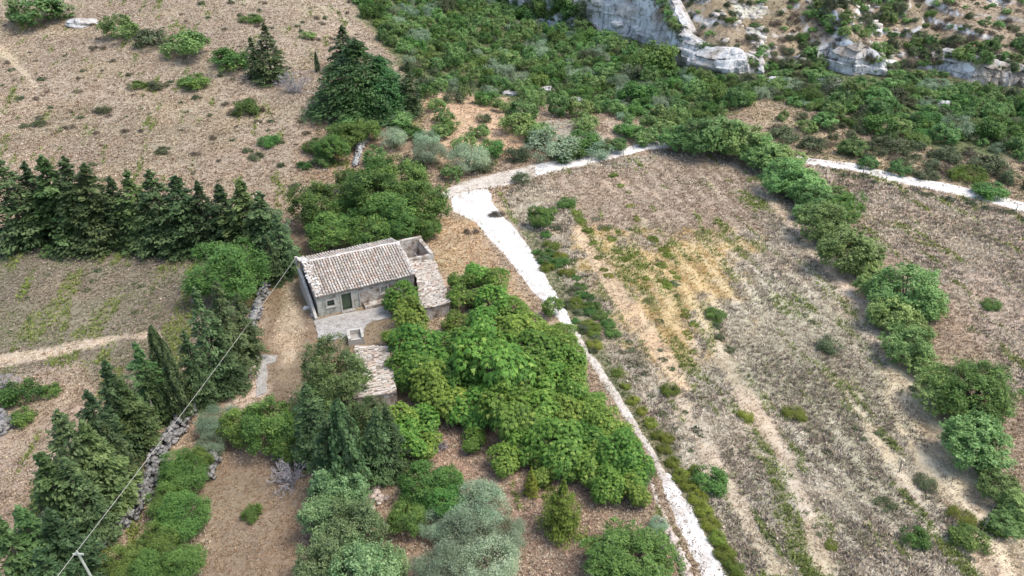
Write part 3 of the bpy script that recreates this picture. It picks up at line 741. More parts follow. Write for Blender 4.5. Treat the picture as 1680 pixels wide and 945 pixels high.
def edge_rows(mb, fn, Lv, a0, a1, seed):    # mortared stones and broken tile along verges
    r = np.random.default_rng(seed); pos = []
    for i in range(70):
        b_ = r.uniform(0, Lv); p, n_ = fn(r.uniform(a0, a1), b_); pos.append((p[0], p[1], p[2]+.09))
    V, Fc = stones(pos, r.uniform(.12, .26, 70), seed, .5)
    for s_ in range(0, len(Fc), 6):
        tn = random.choice([(.55, .5, .44), (.42, .38, .33), (.62, .6, .56)]); n0 = len(mb.V)
        mb.V += [tuple(v) for v in V[s_//6*8:s_//6*8+8]]
        mb.F += [tuple(int(q)-s_//6*8+n0 for q in f) for f in Fc[s_:s_+6]]; mb.T += [(*tn, 1)]*6
edge_rows(rf, fr, 4.85, .02, .85, 1); edge_rows(rf, fr, 4.85, HL-.3, HL-.03, 2); edge_rows(rf, br, 3.0, .02, .7, 3)
for i in range(95):   # weeds and lichen-grey scraps along the front eave
    pass
roof = rf.obj('roof', M_tile, house)
rg = MB(); r_ = np.random.default_rng(3)
for i in range(27):  # ridge tiles
    x = HL*(i+.0)/27; V = []
    for xx, rr in ((x, .12), (x+.42, .14)):
        for q in range(5):
            th = math.pi*q/4; V.append((min(xx, HL), RY+math.cos(th)*rr, ZR+sag(xx, 0)+.08+math.sin(th)*rr*.9))
    rg.add(V, [(q, q+5, q+6, q+1) for q in range(4)], np.array([.58, .52, .46])*(1+r_.normal(0, .12)))
rg.obj('ridge', M_tile, roof)
# eave board of broken stones under the tiles
V, Fc = stones([(x, .06+random.uniform(-.05, .05), ZE+.02+random.uniform(-.03, .03)) for x in np.arange(.1, HL-.1, .09)], np.random.default_rng(2).uniform(.1, .19, int((HL-.2)/.09)+1)[:len(np.arange(.1, HL-.1, .09))], 6)
meshobj('eave', V, Fc, M_stone, house)
# raking buttress wall on the left gable
bt = MB()
P = [(-.45, -.3), (-.45, .35), (1.2, 1.5), (4.2, 2.7), (5.9, 2.9), (5.9, -.3)]
n = len(P); V = [(-.36, y, z) for y, z in P]+[(-.10, y, z) for y, z in P]
bt.add(V, [tuple(range(n)), tuple(range(2*n-1, n-1, -1))]+[(i, n+i, n+(i+1) % n, (i+1) % n) for i in range(n)])
tag(bt.obj('raking_wall', M_trim, None), 'low sloping wall standing along the left gable of the farmhouse', 'wall')
o = bpy.data.objects['raking_wall']; o.location = (hx0, hy0, 0); o.rotation_euler = (0, 0, HA)

# annex: roofless room behind, lower tile roof in front of it (right of the house)
ax = empty('ruined_annex', (hx0, hy0, 0), 'roofless stone room with rubble inside joined to a sagging tiled lean-to', 'building', rz=HA)
X0, X1 = HL+.05, HL+3.35
aw = MB()
aw.box(X0, X1, 7.1, 7.5, -.3, 2.75); aw.box(X1-.42, X1, 3.35, 7.098, -.3, 2.5); aw.box(X0, X1-.422, 3.35, 3.72, -.3, 2.35); aw.box(X0, X0+.3, 3.722, 7.098, -.3, 2.9)
aw.obj('stone_wall', M_oldwall, ax)
LA = 8.8
def xl(a): return X0-max(0, a-3.5)*.30
def xr(a): return X0+3.3-a*.20
def lf(a, b):
    s_ = b/3.5; x = xl(a)*(1-s_)+xr(a)*s_; y = 3.3-a; z = 2.25-.55*s_-.06*a*(1-s_)-.10*math.sin(math.pi*s_)-.10*math.sin(a*.8)+.05*math.sin(a*2.3+s_*4); return (x, y, z), (.2, 0, .98)
aw = MB()
def wseg(mb, p, q, th, ztop):
    p, q = np.array(p), np.array(q); d = (q-p)/np.linalg.norm(q-p); nr = np.array([-d[1], d[0]])*th/2
    mb.hexa([(p[0]+nr[0], p[1]+nr[1], -.3), (p[0]-nr[0], p[1]-nr[1], -.3), (q[0]-nr[0], q[1]-nr[1], -.3), (q[0]+nr[0], q[1]+nr[1], -.3), (p[0]+nr[0], p[1]+nr[1], ztop), (p[0]-nr[0], p[1]-nr[1], ztop), (q[0]-nr[0], q[1]-nr[1], ztop), (q[0]+nr[0], q[1]+nr[1], ztop)])
wseg(aw, (xr(0)-.2, 3.3), (xr(LA-.2)-.2, 3.5-LA), .3, 1.42); wseg(aw, (xl(LA-.4)+.1, 3.65-LA), (xr(LA-.4)-.4, 3.65-LA), .3, 1.36); wseg(aw, (xl(3.6)+.2, -.35), (xl(LA-.8)+.2, 4.1-LA), .3, 1.5)
aw.obj('lower_wall', M_oldwall, ax)
af = MB(); af.box(X0+.3, X1-.42, 3.72, 7.1, -.2, .35); af.obj('room_floor', M_rubble, ax)
lr_ = MB()
for i in range(18):
    a0, a1 = LA*i/18, LA*(i+1)/18
    for q in range(5):
        P = [lf(a0, 3.5*q/5)[0], lf(a0, 3.5*(q+1)/5)[0], lf(a1, 3.5*(q+1)/5)[0], lf(a1, 3.5*q/5)[0]][::-1]
        lr_.add(P, [(0, 1, 2, 3)], (.22, .17, .13))
tiles(lr_, lf, 36, 10, LA, 3.5, 15, .26, .105, .12)
lr_.obj('roof', M_tile, ax)
bm_ = MB(); r_ = np.random.default_rng(9)
for i in range(14):
    a = r_.uniform(0, 6.3); x, y = X0+1.7+r_.uniform(-.7, .9), 5.2+r_.uniform(-.8, .9); l = r_.uniform(.5, 1.1)
    bm_.tube([(x-math.cos(a)*l, y-math.sin(a)*l, .5+r_.uniform(0, .3)), (x+math.cos(a)*l, y+math.sin(a)*l, .6+r_.uniform(0, 1.1))], [.05, .04], 5)
o = tag(bm_.obj('beam_pile', M_dead), 'heap of grey fallen roof beams lying inside the roofless room', 'timber pile'); o.location = (hx0, hy0, 0); o.rotation_euler = (0, 0, HA)

# ------------------------------------------------------------------ tiled shed in front
def sp(u, v, z): return at(u, v, z)
A = sp(597, 566, 2.1); B = sp(636, 568, 1.75); C_ = sp(650, 643, 1.75); D_ = sp(598, 651, 2.1)
shed = empty('tiled_shed', ((A[0]+C_[0])/2, (A[1]+C_[1])/2, 0), 'low stone shed with sagging clay tile roof half hidden by the conifer', 'shed')
so_ = np.array([shed.location.x, shed.location.y, 0])
A, B, C_, D_ = [np.array(q)-so_ for q in (A, B, C_, D_)]
A = A+(A-B)*.35; D_ = D_+(D_-C_)*.35
def sf(a, b):
    s_ = b/3.4; t_ = a/6.2; p = (A*(1-s_)+B*s_)*(1-t_)+(D_*(1-s_)+C_*s_)*t_
    return (p[0], p[1], p[2]-.10*math.sin(math.pi*s_)-.08*math.sin(math.pi*t_)), (.15, 0, .98)
sr = MB()
for i in range(12):
    for q in range(5):
        P = [sf(6.2*i/12, 3.4*q/5)[0], sf(6.2*i/12, 3.4*(q+1)/5)[0], sf(6.2*(i+1)/12, 3.4*(q+1)/5)[0], sf(6.2*(i+1)/12, 3.4*q/5)[0]]
        sr.add(P[::-1], [(0, 1, 2, 3)], (.22, .18, .14))
tiles(sr, sf, 25, 9, 6.2, 3.4, 25, .25, .105, .05)
sr.obj('roof', M_tile, shed)
wl = MB()
def quadwall(mb, p, q, th=.3, top=-.06):
    p, q = np.array(p), np.array(q); d = (q-p)[:2]; d = d/np.linalg.norm(d); nrm = np.array([-d[1], d[0]])*th/2
    V = []
    for zz in (0, 1):
        for e, sgn in ((p, 1), (q, 1), (q, -1), (p, -1)):
            V.append((e[0]-nrm[0]*sgn, e[1]-nrm[1]*sgn, -.3 if zz == 0 else e[2]+top))
    mb.hexa(V)
def inset(p, k=.93): return np.array([p[0]*k, p[1]*k, p[2]-.1])
for p, q in ((A, B), (B, C_), (C_, D_), (D_, A)):
    p, q = inset(p), inset(q); dd = (q-p)*.045; quadwall(wl, p+dd, q-dd)
wl.obj('stone_wall', M_oldwall, shed)

# ------------------------------------------------------------------ small well basin in the courtyard edge
bp_ = at(584, 556); we = MB()
for x0, x1, y0, y1, z0, z1 in [(-.75, -.5, -1.0, .62, -.2, .8), (.5, .75, -1.0, .62, -.2, .8), (-.499, .499, .4, .62, -.2, .8), (-.499, .499, -1.0, -.8, -.2, .6)]:
    we.box(x0, x1, y0, y1, z0, z1)
we_o = empty('stone_basin', (bp_[0], bp_[1], 0), 'small open concrete basin at the foot of the courtyard', 'basin', rz=HA*.6)
we.obj('rim', M_trim, we_o)
wf = MB(); wf.box(-.499, .499, -.799, .399, -.1, .3); wf.obj('basin_floor', M_conc, we_o)
def boulder(name, u, v, s_, label, cat='rock', group=None, m=M_stone, sub=2, flat=.7):
    p = at(u, v); bm = MB(); r = np.random.default_rng(int(u*7+v))
    import bmesh
    b_ = bmesh.new(); bmesh.ops.create_icosphere(b_, subdivisions=3, radius=1)
    for q in b_.verts:
        k = .62+.75*float(fbm(q.co.x*1.3+u, q.co.y*1.3+q.co.z*1.7+v, 3, 4)); q.co = Vector((q.co.x*k*1.2, q.co.y*k, q.co.z*k*flat))*s_
    me = bpy.data.meshes.new(name); b_.to_mesh(me); b_.free(); me.materials.append(m)
    return tag(linkmesh(name, me, None, (p[0], p[1], p[2]+s_*.1)), label, cat, group)
boulder('stone_block', 503, 506, .32, 'small white stone block lying left of the farmhouse corner', m=M_white)
boulder('stone_block', 516, 517, .35, 'pale stone leaning on the front left corner of the farmhouse', m=M_rubble)
boulder('rock_outcrop', 136, 40, 2.6, 'long pale rock outcrop beside the dark bush on the upper left hillside', m=M_rock, flat=.35)
boulder('rock_outcrop', 1362, 143, 2.6, 'broad flat pale boulder among green shrubs below the cliff', m=M_rock, flat=.45)
boulder('rock_outcrop', 1392, 150, 1.8, 'smaller pale boulder right beside the broad flat boulder', m=M_rock, flat=.5)
boulder('rock_outcrop', 1272, 132, 1.3, 'small grey boulder at the foot of the slope gap between cliffs', m=M_rock, flat=.5)
boulder('rock_outcrop', 1545, 173, 1.2, 'lone pale boulder in the green scrub on the right', m=M_rock)
boulder('rock_outcrop', 898, 147, 1.2, 'pale rock at the lower edge of the dense wood', m=M_rock, flat=.5)
boulder('rock_outcrop', 835, 155, 1.3, 'pale rock above the orchard rows at the wood edge', m=M_rock, flat=.5)
boulder('rock_outcrop', 950, 165, 1.5, 'flat stony outcrop between the wood and the pale clearing', m=M_rock, flat=.3)

# ------------------------------------------------------------------ dry stone walls (one thing each)
def stonewall(pix, label, wdt=.9, hgt=.9, dens_=26, m=M_stone, name='stone_wall', cat='stone wall', z_=0, group=None, sz=(.18, .42)):
    W = wp(pix); L = sum(math.dist(W[i], W[i+1]) for i in range(len(W)-1)); n = int(L*dens_); r = np.random.default_rng(int(pix[0][0]*3+pix[0][1])+9999)
    Wd = dens(W, 200); k = r.uniform(0, 198.99, n); i = k.astype(int); f = (k-i)[:, None]; P = Wd[i]*(1-f)+Wd[i+1]*f
    T = Wd[i+1]-Wd[i]; T = T/np.linalg.norm(T, axis=1, keepdims=True); Nn = np.stack([-T[:, 1], T[:, 0]], 1)
    o_ = r.uniform(-1, 1, n); hm = hgt*(.6+.7*fbm(P[:, 0]/3, P[:, 1]/3, 77, 2)); tt = r.uniform(0, 1, n)**.7; lat = o_*wdt/2*(1.15-.4*tt)
    P = P+Nn*lat[:, None]; z = hh(P[:, 0], P[:, 1])+tt*hm*(1-.25*o_**2)
    c = Wd.mean(0); V, Fc = stones(np.stack([P[:, 0], P[:, 1], z], 1)-np.array([c[0], c[1], 0]), r.uniform(sz[0], sz[1], n), 3)
    return tag(meshobj(name, V, Fc, m, loc=(c[0], c[1], 0)), label, cat, group)
W1 = [(95, 960), (135, 925), (175, 880), (215, 845), (250, 800), (262, 745), (290, 710), (322, 660), (345, 640)]
stonewall(W1, 'long grey dry stone wall running under the cable at lower left', 1.5, 1.0, 60, sz=(.14, .34))
stonewall([(345, 640), (372, 612), (395, 580), (405, 560), (420, 520), (432, 485), (446, 440), (462, 405), (470, 380)], 'grey dry stone wall beside the brown track left of the farmhouse', .9, .8, 20)
stonewall([(345, 790), (352, 765), (352, 748)], 'short stub of stone wall at the edge of the rust coloured clearing', .7, .8, 22)
stonewall([(615, 200), (603, 225), (590, 250), (583, 275)], 'short pale stone wall among bushes above the farmhouse trees', .7, .9, 18, M_rock)
stonewall([(1085, 860), (1100, 885), (1112, 910), (1124, 935), (1135, 970)], 'line of pale stones edging the lower gravel road', .5, .35, 12, M_rubble)
stonewall([(505, 384), (530, 380), (560, 386)], 'crumbling stone wall under the trees behind the farmhouse', .6, 1.0, 24)
stonewall([(0, 715), (8, 700), (4, 680)], 'fragment of grey stone wall at the left edge by the dead branches', .8, .8, 22)
stonewall([(612, 775), (605, 800), (610, 820), (622, 830)], 'scattered white stones lying beside the dark conifers at bottom', 1.8, .25, 9, M_rubble, 'stone_heap', 'stones')
stonewall([(385, 598), (400, 580), (410, 600), (395, 612)], 'heap of pinkish rubble stones below the cable', 2.2, .5, 34, M_rubble, 'stone_heap', 'stones')

# ------------------------------------------------------------------ pole, cable, posts
pb = at(196, 1030); hp = None
d = rayd(127, 906); k = pb[1]/d[1]; ptop = CAMH+d[2]*k
po = empty('utility_pole', tuple(pb), 'pale leaning pole carrying the cable at the lower left corner', 'pole')
q = MB(); Ht = ptop-pb[2]; xt = d[0]*k-pb[0]
q.tube([(0, 0, -.3), (xt*.5, 0, Ht*.5), (xt, 0, Ht)], [.09, .08, .065], 8); q.obj('pole', M_pole, po)
q = MB(); q.box(xt-.3, xt+.3, -.05, .05, Ht-.22, Ht-.12); q.obj('crossarm', M_pole, po)
q = MB(); q.tube([(xt, 0, Ht), (xt, 0, Ht+.14)], [.05, .03], 6); q.obj('insulator', M_trim, po)
q = MB(); p2 = at(118, 912); d = rayd(112, 870); k = p2[1]/d[1]; h2 = CAMH+d[2]*k-p2[2]
q.tube([(0, 0, -.3), (0, 0, h2)], [.07, .06], 6); tag(q.obj('metal_post', M_metal, loc=tuple(p2)), 'short grey green post standing just left of the pale pole', 'post')
E0 = np.array(himg(-.12, 7.2, 3.4)); E1 = np.array([pb[0]+xt, pb[1], ptop+.1]); pts = []
for i in range(41):
    t_ = i/40; p = E0*(1-t_)+E1*t_; p[2] -= .25*4*t_*(1-t_); pts.append(p-E0)
dd = pts[-1]-pts[-2]; pts.append(pts[-1]+dd*1); pts.append(pts[-1]+dd*6)
q = MB(); q.tube(pts, [.017]*len(pts), 5)
tag(q.obj('overhead_cable', M_wire, loc=tuple(E0)), 'pale overhead cable from the farmhouse corner down to the pole', 'cable')
q = MB(); q.box(-.12, .12, -.12, .12, -.9, .1); tag(q.obj('cable_bracket', M_trim, loc=tuple(E0)), 'white bracket block at the farmhouse corner holding the cable', 'bracket')
posts = [(75, 395), (116, 400), (153, 403), (190, 410), (245, 411), (258, 416), (294, 414)]
for i, (u, v) in enumerate(posts):
    p = at(u, v); q = MB(); hgt = 1.35; q.tube([(0, 0, -.2), (random.uniform(-.08, .08), 0, hgt)], [.07, .055], 6)
    tag(q.obj('fence_post', M_post, loc=tuple(p)), f'{ORD[i]} thin fence post from the left below the conifer row', 'post', 'fence posts under the conifer row')
for i, (u, v) in enumerate([(970, 265), (1023, 258), (1040, 246), (1315, 385), (1458, 312), (1600, 333), (1664, 352), (1415, 287), (1476, 775), (1610, 872)]):
    p = at(u, v); q = MB(); q.tube([(0, 0, -.2), (random.uniform(-.2, .2), random.uniform(-.1, .1), 1.3)], [.06, .045], 6)
    w_ = ['left of the two near the bend of the upper track', 'middle of the posts by the upper track', 'tallest by the pale upper track', 'leaning beside the left hedge foot', 'beside the far gravel road, middle', 'beside the far gravel road near right end',
          'beside the far gravel road at the right edge', 'beside the far gravel road near the hedge', 'leaning in the pale furrows at lower right', 'broken near the lower right shrubs'][i]
    tag(q.obj('fence_post', M_post, loc=tuple(p)), 'thin dark stake ' + w_, 'post', 'stakes by the tracks and fields')

# ================================================================== TREES
# conifer row on the left: (top u, top v, foot v, width)
row = [(-8, 262, 402, 92), (38, 262, 394, 78), (66, 246, 398, 104), (102, 256, 400, 88), (136, 262, 402, 92), (178, 292, 402, 70), (205, 275, 404, 78), (242, 270, 408, 86), (286, 288, 410, 84), (322, 290, 412, 78), (357, 305, 412, 74), (392, 292, 420, 86), (424, 306, 430, 84)]
for i, (u, v, b_, w_) in enumerate(row):
    spire('lightconifer' if i in (2, 6, 11) else 'conifer', u, v-4+(i*7 % 5)*3, b_, w_*(1.22, 1.05, 1.14, 1.3)[i % 4], f'{ORD[i]} dark conifer from the left in the long row above the fence posts', 'dark conifer row left of the farmhouse')
mid = [(452, 352, 450, 62, 'dark conifer at the right end of the row beside the track'), (436, 385, 465, 44, 'small dark conifer between the row and the brown track'),
       (318, 470, 640, 84, 'tall conifer left of the round pine'), (352, 460, 615, 80, 'dense conifer just below the round pine'), (388, 480, 590, 62, 'dark conifer leaning over the stone wall below the pine'),
       (400, 520, 585, 34, 'small dark conifer at the pale rubble'), (300, 540, 665, 60, 'conifer between slender cypress and the wall'), (360, 545, 640, 60, 'conifer standing above the stone wall bend')]
for u, v, b_, w_, l in mid: spire('conifer', u, v, b_, w_, l, 'conifers below the round pine')
low = [(220, 560, 680, 72), (170, 590, 730, 92), (196, 620, 735, 76), (140, 640, 770, 80), (240, 600, 690, 50), (92, 672, 840, 108), (134, 690, 835, 86), (166, 690, 795, 72), (64, 740, 880, 90), (104, 750, 880, 88), (28, 830, 985, 112), (76, 835, 985, 104), (-6, 850, 1010, 96), (60, 900, 1040, 100)]
for i, (u, v, b_, w_) in enumerate(low):
    spire('conifer' if i % 2 else 'lightconifer', u, v, b_, w_*(1.2 if u < 150 else 1.02), f'{ORD[i]} dark conifer counted down the line above the lower left stone wall', 'dark conifers along the lower left wall')
for u, v, b_, w_, l in [(247, 534, 655, 34, 'tall slender dark cypress left of the lower conifers'), (268, 562, 690, 30, 'slender cypress with bare pale trunk by the stone wall'), (553, 655, 812, 58, 'tall drooping cypress below the tiled shed'), (517, 84, 118, 8, 'thin dead dark spire beside the big cedar')]:
    spire('slender', u, v, b_, w_*1.15, l)
# big cedar group
spire('cedar', 582, 62, 176, 172, 'huge broad green cedar on the upper field')
spire('conifer', 560, 40, 118, 62, 'dark conifer top rising behind the broad cedar')
spire('conifer', 668, 100, 188, 46, 'dark narrow conifer at the right side of the cedar')
spire('cedar', 622, 88, 182, 100, 'smaller green cedar joined to the right of the huge cedar')
spire('conifer', 432, 36, 132, 68, 'dark lone conifer beside the green bush on the upper left field')
spire('conifer', 410, 60, 128, 40, 'short dark conifer leaning against the lone conifer')
# conifers in the lower centre
for u, v, w_, l, a_ in [(556, 622, 124, 'big cone laden conifer in front of the tiled shed', 1.15), (516, 668, 84, 'rounded conifer at the left of the cone laden one', 1.1), (608, 690, 90, 'rounded conifer right of the drooping cypress', 1.1), (590, 742, 70, 'lowest rounded conifer above the pale carobs', 1.)]:
    bush('darkround', u, v, w_, l, 'rounded conifers in front of the tiled shed', asp=a_)
for u, v, b_, w_, l in [ (500, 628, 760, 80, 'dark conifer left of the drooping cypress'), (616, 668, 780, 70, 'dark conifer right of the drooping cypress'),
                        (530, 690, 810, 80, 'low dark conifer at the dead grey bush'), (632, 665, 770, 66, 'small dark conifer under the tiled shed')]:
    spire('lightconifer' if w_ > 115 else 'conifer', u, v, b_, w_, l, 'conifers in front of the tiled shed')
for u, v, w_, l in [(374, 448, 148, 'large round bright pine at the end of the conifer row'),
                    (300, 778, 88, 'upper bright pine beside the long stone wall'), (276, 826, 74, 'pine leaning over the cable at lower left'), (300, 850, 88, 'middle pine on the left of the rust clearing'), (262, 884, 70, 'pine below the cable'),
                    (300, 925, 80, 'lowest pine left of the rust clearing'), (206, 930, 84, 'soft bright pine beside the pale pole'), (236, 945, 90, 'pine at the bottom edge right of the pale pole'), (318, 762, 60, 'small pine at the wall bend')]:
    bush('pine', u, v, w_, l, asp=1.1 if w_ < 140 else .85)
# broadleaf trees behind the house
for u, v, w_, l in [(522, 338, 92, 'leftmost blue green tree behind the farmhouse'), (540, 382, 74, 'tree at the left end behind the farmhouse roof'), (608, 322, 104, 'largest green tree behind the farmhouse'), (660, 300, 90, 'green tree upper right behind the farmhouse'),
                    (698, 335, 84, 'dense tree beside the white junction'), (640, 352, 90, 'green tree in the middle behind the ridge'), (605, 382, 74, 'bright low tree touching the farmhouse roof'), (655, 378, 64, 'bright low tree behind the right ridge end'), (575, 300, 50, 'yellowish green tree top above the farmhouse grove'),
                    (700, 372, 50, 'dull tree beside the roofless room'), (622, 280, 50, 'small round tree above the farmhouse grove'), (570, 350, 60, 'shaded tree in the middle of the farmhouse grove')]:
    bush('oak', u, v, w_*1.06, l, asp=.95)
# feathery bright trees
fe = [(664, 487, 58), (672, 520, 62), (664, 548, 62), (682, 572, 72), (676, 606, 68), (712, 596, 64), (706, 632, 66), (756, 462, 46), (786, 450, 50), (815, 462, 44), (765, 490, 62), (808, 496, 66), (842, 508, 48), (758, 530, 56), (796, 538, 70), (840, 545, 70), (876, 535, 54), (770, 575, 66),
      (880, 575, 72), (914, 566, 56), (925, 600, 56), (750, 612, 62), (806, 602, 104), (856, 625, 80), (900, 622, 72), (938, 640, 48), (738, 660, 68), (784, 668, 78), (832, 682, 80), (884, 676, 80), (930, 680, 66), (968, 680, 46), (962, 716, 72), (915, 728, 78), (866, 730, 62), (1000, 712, 60), (1020, 745, 66), (976, 760, 66), (1040, 790, 56), (1000, 795, 50), (688, 692, 60),
      (652, 690, 56), (828, 752, 44), (700, 732, 48), (664, 738, 50), (640, 712, 46), (940, 770, 46), (1054, 760, 38), (726, 632, 46), (832, 578, 58), (905, 505, 36), (925, 545, 42), (936, 590, 46), (946, 628, 50), (968, 664, 50), (990, 696, 50), (1020, 732, 50), (1048, 778, 42), (1040, 806, 44), (890, 770, 50), (850, 655, 60), (760, 635, 60), (775, 720, 44), (720, 560, 40)]
for i, (u, v, w_) in enumerate(fe):
    zone_ = 'close to the farmhouse front' if u < 700 and v < 560 else 'right of the lean-to roof' if v < 520 and u < 850 else 'beside the narrow track' if u > 870 and v < 660 else 'between the two tiled roofs' if u < 740 and v < 650 else 'in the heart of the thicket' if v < 650 else 'on the thicket rim near dark conifers' if u < 740 else 'on the lower thicket rim' if u < 880 else 'at the lower right thicket end'
    lb_ = f'{"tallest, widest" if w_ > 100 else "large" if w_ >= 70 else "middling" if w_ >= 56 else "small"} feathery tree {zone_}'
    bush('feather', u, v, w_*(1.34 if v > 560 else 1.16), lb_, 'feathery trees of the thicket beside the track', asp=1.0+.25*math.sin(i*2.3) if w_ < 100 else 1.3)
# bottom centre
for u, v, w_, l in [(552, 800, 96, 'pale green carob at the top of the lower centre column'), (530, 850, 92, 'left pale green carob beside the rust clearing'), (585, 860, 104, 'right pale green carob in the lower centre'), (600, 930, 110, 'carob at the bottom edge, right one'), (530, 925, 96, 'carob at the bottom edge, left one'), (640, 925, 60, 'small carob at the bottom beside the grey olives'), (562, 900, 80, 'carob in the middle of the lower centre clump')]:
    bush('carob', u, v, w_, l, asp=1.2)
for u, v, w_, l in [(442, 700, 104, 'broad leafy tree above the rust clearing'), (395, 700, 72, 'leafy tree left of the broad leafy one'), (475, 735, 64, 'leafy tree at the dead grey bush'), (590, 170, 54, 'round tree at the foot of the cedar'),
                    (692, 795, 86, 'dark green tree above the olives at bottom'), (735, 790, 60, 'small green tree beside the bare patch'), (668, 850, 70, 'shaded tree left of the grey olives'), (730, 828, 70, 'green tree between two olives'),
                    (885, 358, 46, 'green bush at the left edge of the right field'), (600, 215, 50, 'green bush beside the short pale wall'), (545, 245, 60, 'leafy bush left of the pale wall'), (570, 225, 56, 'leafy bush between wall and field')]:
    bush('oak', u, v, w_, l, asp=1.0)
for u, v, w_, l in [(355, 690, 66, 'grey green shrub beside the concrete pad'), (345, 730, 50, 'small grey green shrub on the stone wall'), (786, 830, 96, 'upper olive in the bottom centre'), (830, 875, 70, 'right olive in the bottom centre'), (760, 880, 96, 'middle olive in the bottom centre'), (806, 925, 104, 'large pale olive at the bottom edge'), (720, 930, 84, 'left olive at the bottom edge'), (712, 860, 60, 'olive beside the dark green tree'),
                    (768, 258, 66, 'pale olive at the end of the orchard row by the junction'), (706, 250, 58, 'pale olive second from the junction'), (645, 225, 48, 'pale olive left of the orchard strips'), (1080, 860, 34, 'pale shrub at the foot of the white road')]:
    bush('olive', u, v, w_*1.05, l, asp=.95)
bush('lime', 1040, 915, 172, 'wide rounded bright green bush at the bottom beside the lower road', asp=.7, name='round_bush')
spire('pyramid', 925, 786, 872, 84, 'yellow green conical shrub on the bare ground at bottom')
spire('pyramid', 872, 765, 812, 30, 'small yellowish conical shrub above the conical one')
bush('yellow', 780, 812, 22, 'tiny yellow green shrub above the olives')
# hedge going down the right side
he = [(1112, 228, 50), (1146, 226, 66), (1182, 224, 76), (1216, 230, 70), (1244, 248, 56), (1264, 258, 60), (1290, 262, 56), (1290, 292, 66), (1316, 304, 66), (1338, 328, 56), (1384, 342, 56), (1352, 368, 72), (1392, 414, 88), (1440, 470, 60), (1490, 482, 110), (1462, 515, 76), (1488, 562, 80), (1544, 648, 80), (1595, 640, 130), (1598, 722, 112), (1640, 800, 66), (1672, 830, 60), (1620, 770, 40), (1600, 690, 66), (1520, 500, 60)]
for i, (u, v, w_) in enumerate(he):
    k_ = 'oak' if i == 10 else 'lime' if i == 18 else 'hedge'
    bush(k_, u, v, w_*(1.24 if i < 13 else 1.12), f'rounded hedge tree number {i+1} down the line from the upper track' if i >= 16 else f'{ORD[i]} rounded hedge tree counted from the upper track down the right side', 'hedge trees lining the right field', asp=.95, name='hedge_tree')
hl = ['small bush above the big bright round one', 'large bright green round tree low on the hedge line', 'fine leaved grey green tree under the large bright one', 'pale hedge bush near the right edge', 'last hedge bush at the right edge', 'small hedge bush between pale bare strips', 'hedge tree tucked between the bright and the fine leaved one', 'dark hedge tree on the right of the widest clump']
for u, v, w_, l in [(1424, 440, 56, 'hedge bush filling the gap above the widest dark clump'), (1368, 318, 40, 'small hedge bush on the outer side of the upper line'), (1518, 600, 52, 'hedge bush in the gap above the large bright one'), (1500, 540, 60, 'hedge bush right under the dark clump'), (1650, 860, 50, 'low hedge bush at the right bottom corner'), (1448, 520, 44, 'hedge bush on the inner side of the dark clump'), (1365, 390, 50, 'hedge bush joining the two middle trees'), (1330, 345, 48, 'hedge bush on the inner side of the upper line')]:
    bush('hedge', u, v, w_*1.15, l, 'hedge bushes filling the line', asp=.8, name='hedge_bush')
ht = [o for o in bpy.data.objects if o.name.startswith('hedge_tree') and o.get('label')][-25:]
for i, o in enumerate(sorted(ht, key=lambda o: (len(o.name), o.name))):
    if i >= 17: o['label'] = hl[i-17]
    elif i == 16: o['label'] = 'pale hedge tree below the widest dark hedge clump'
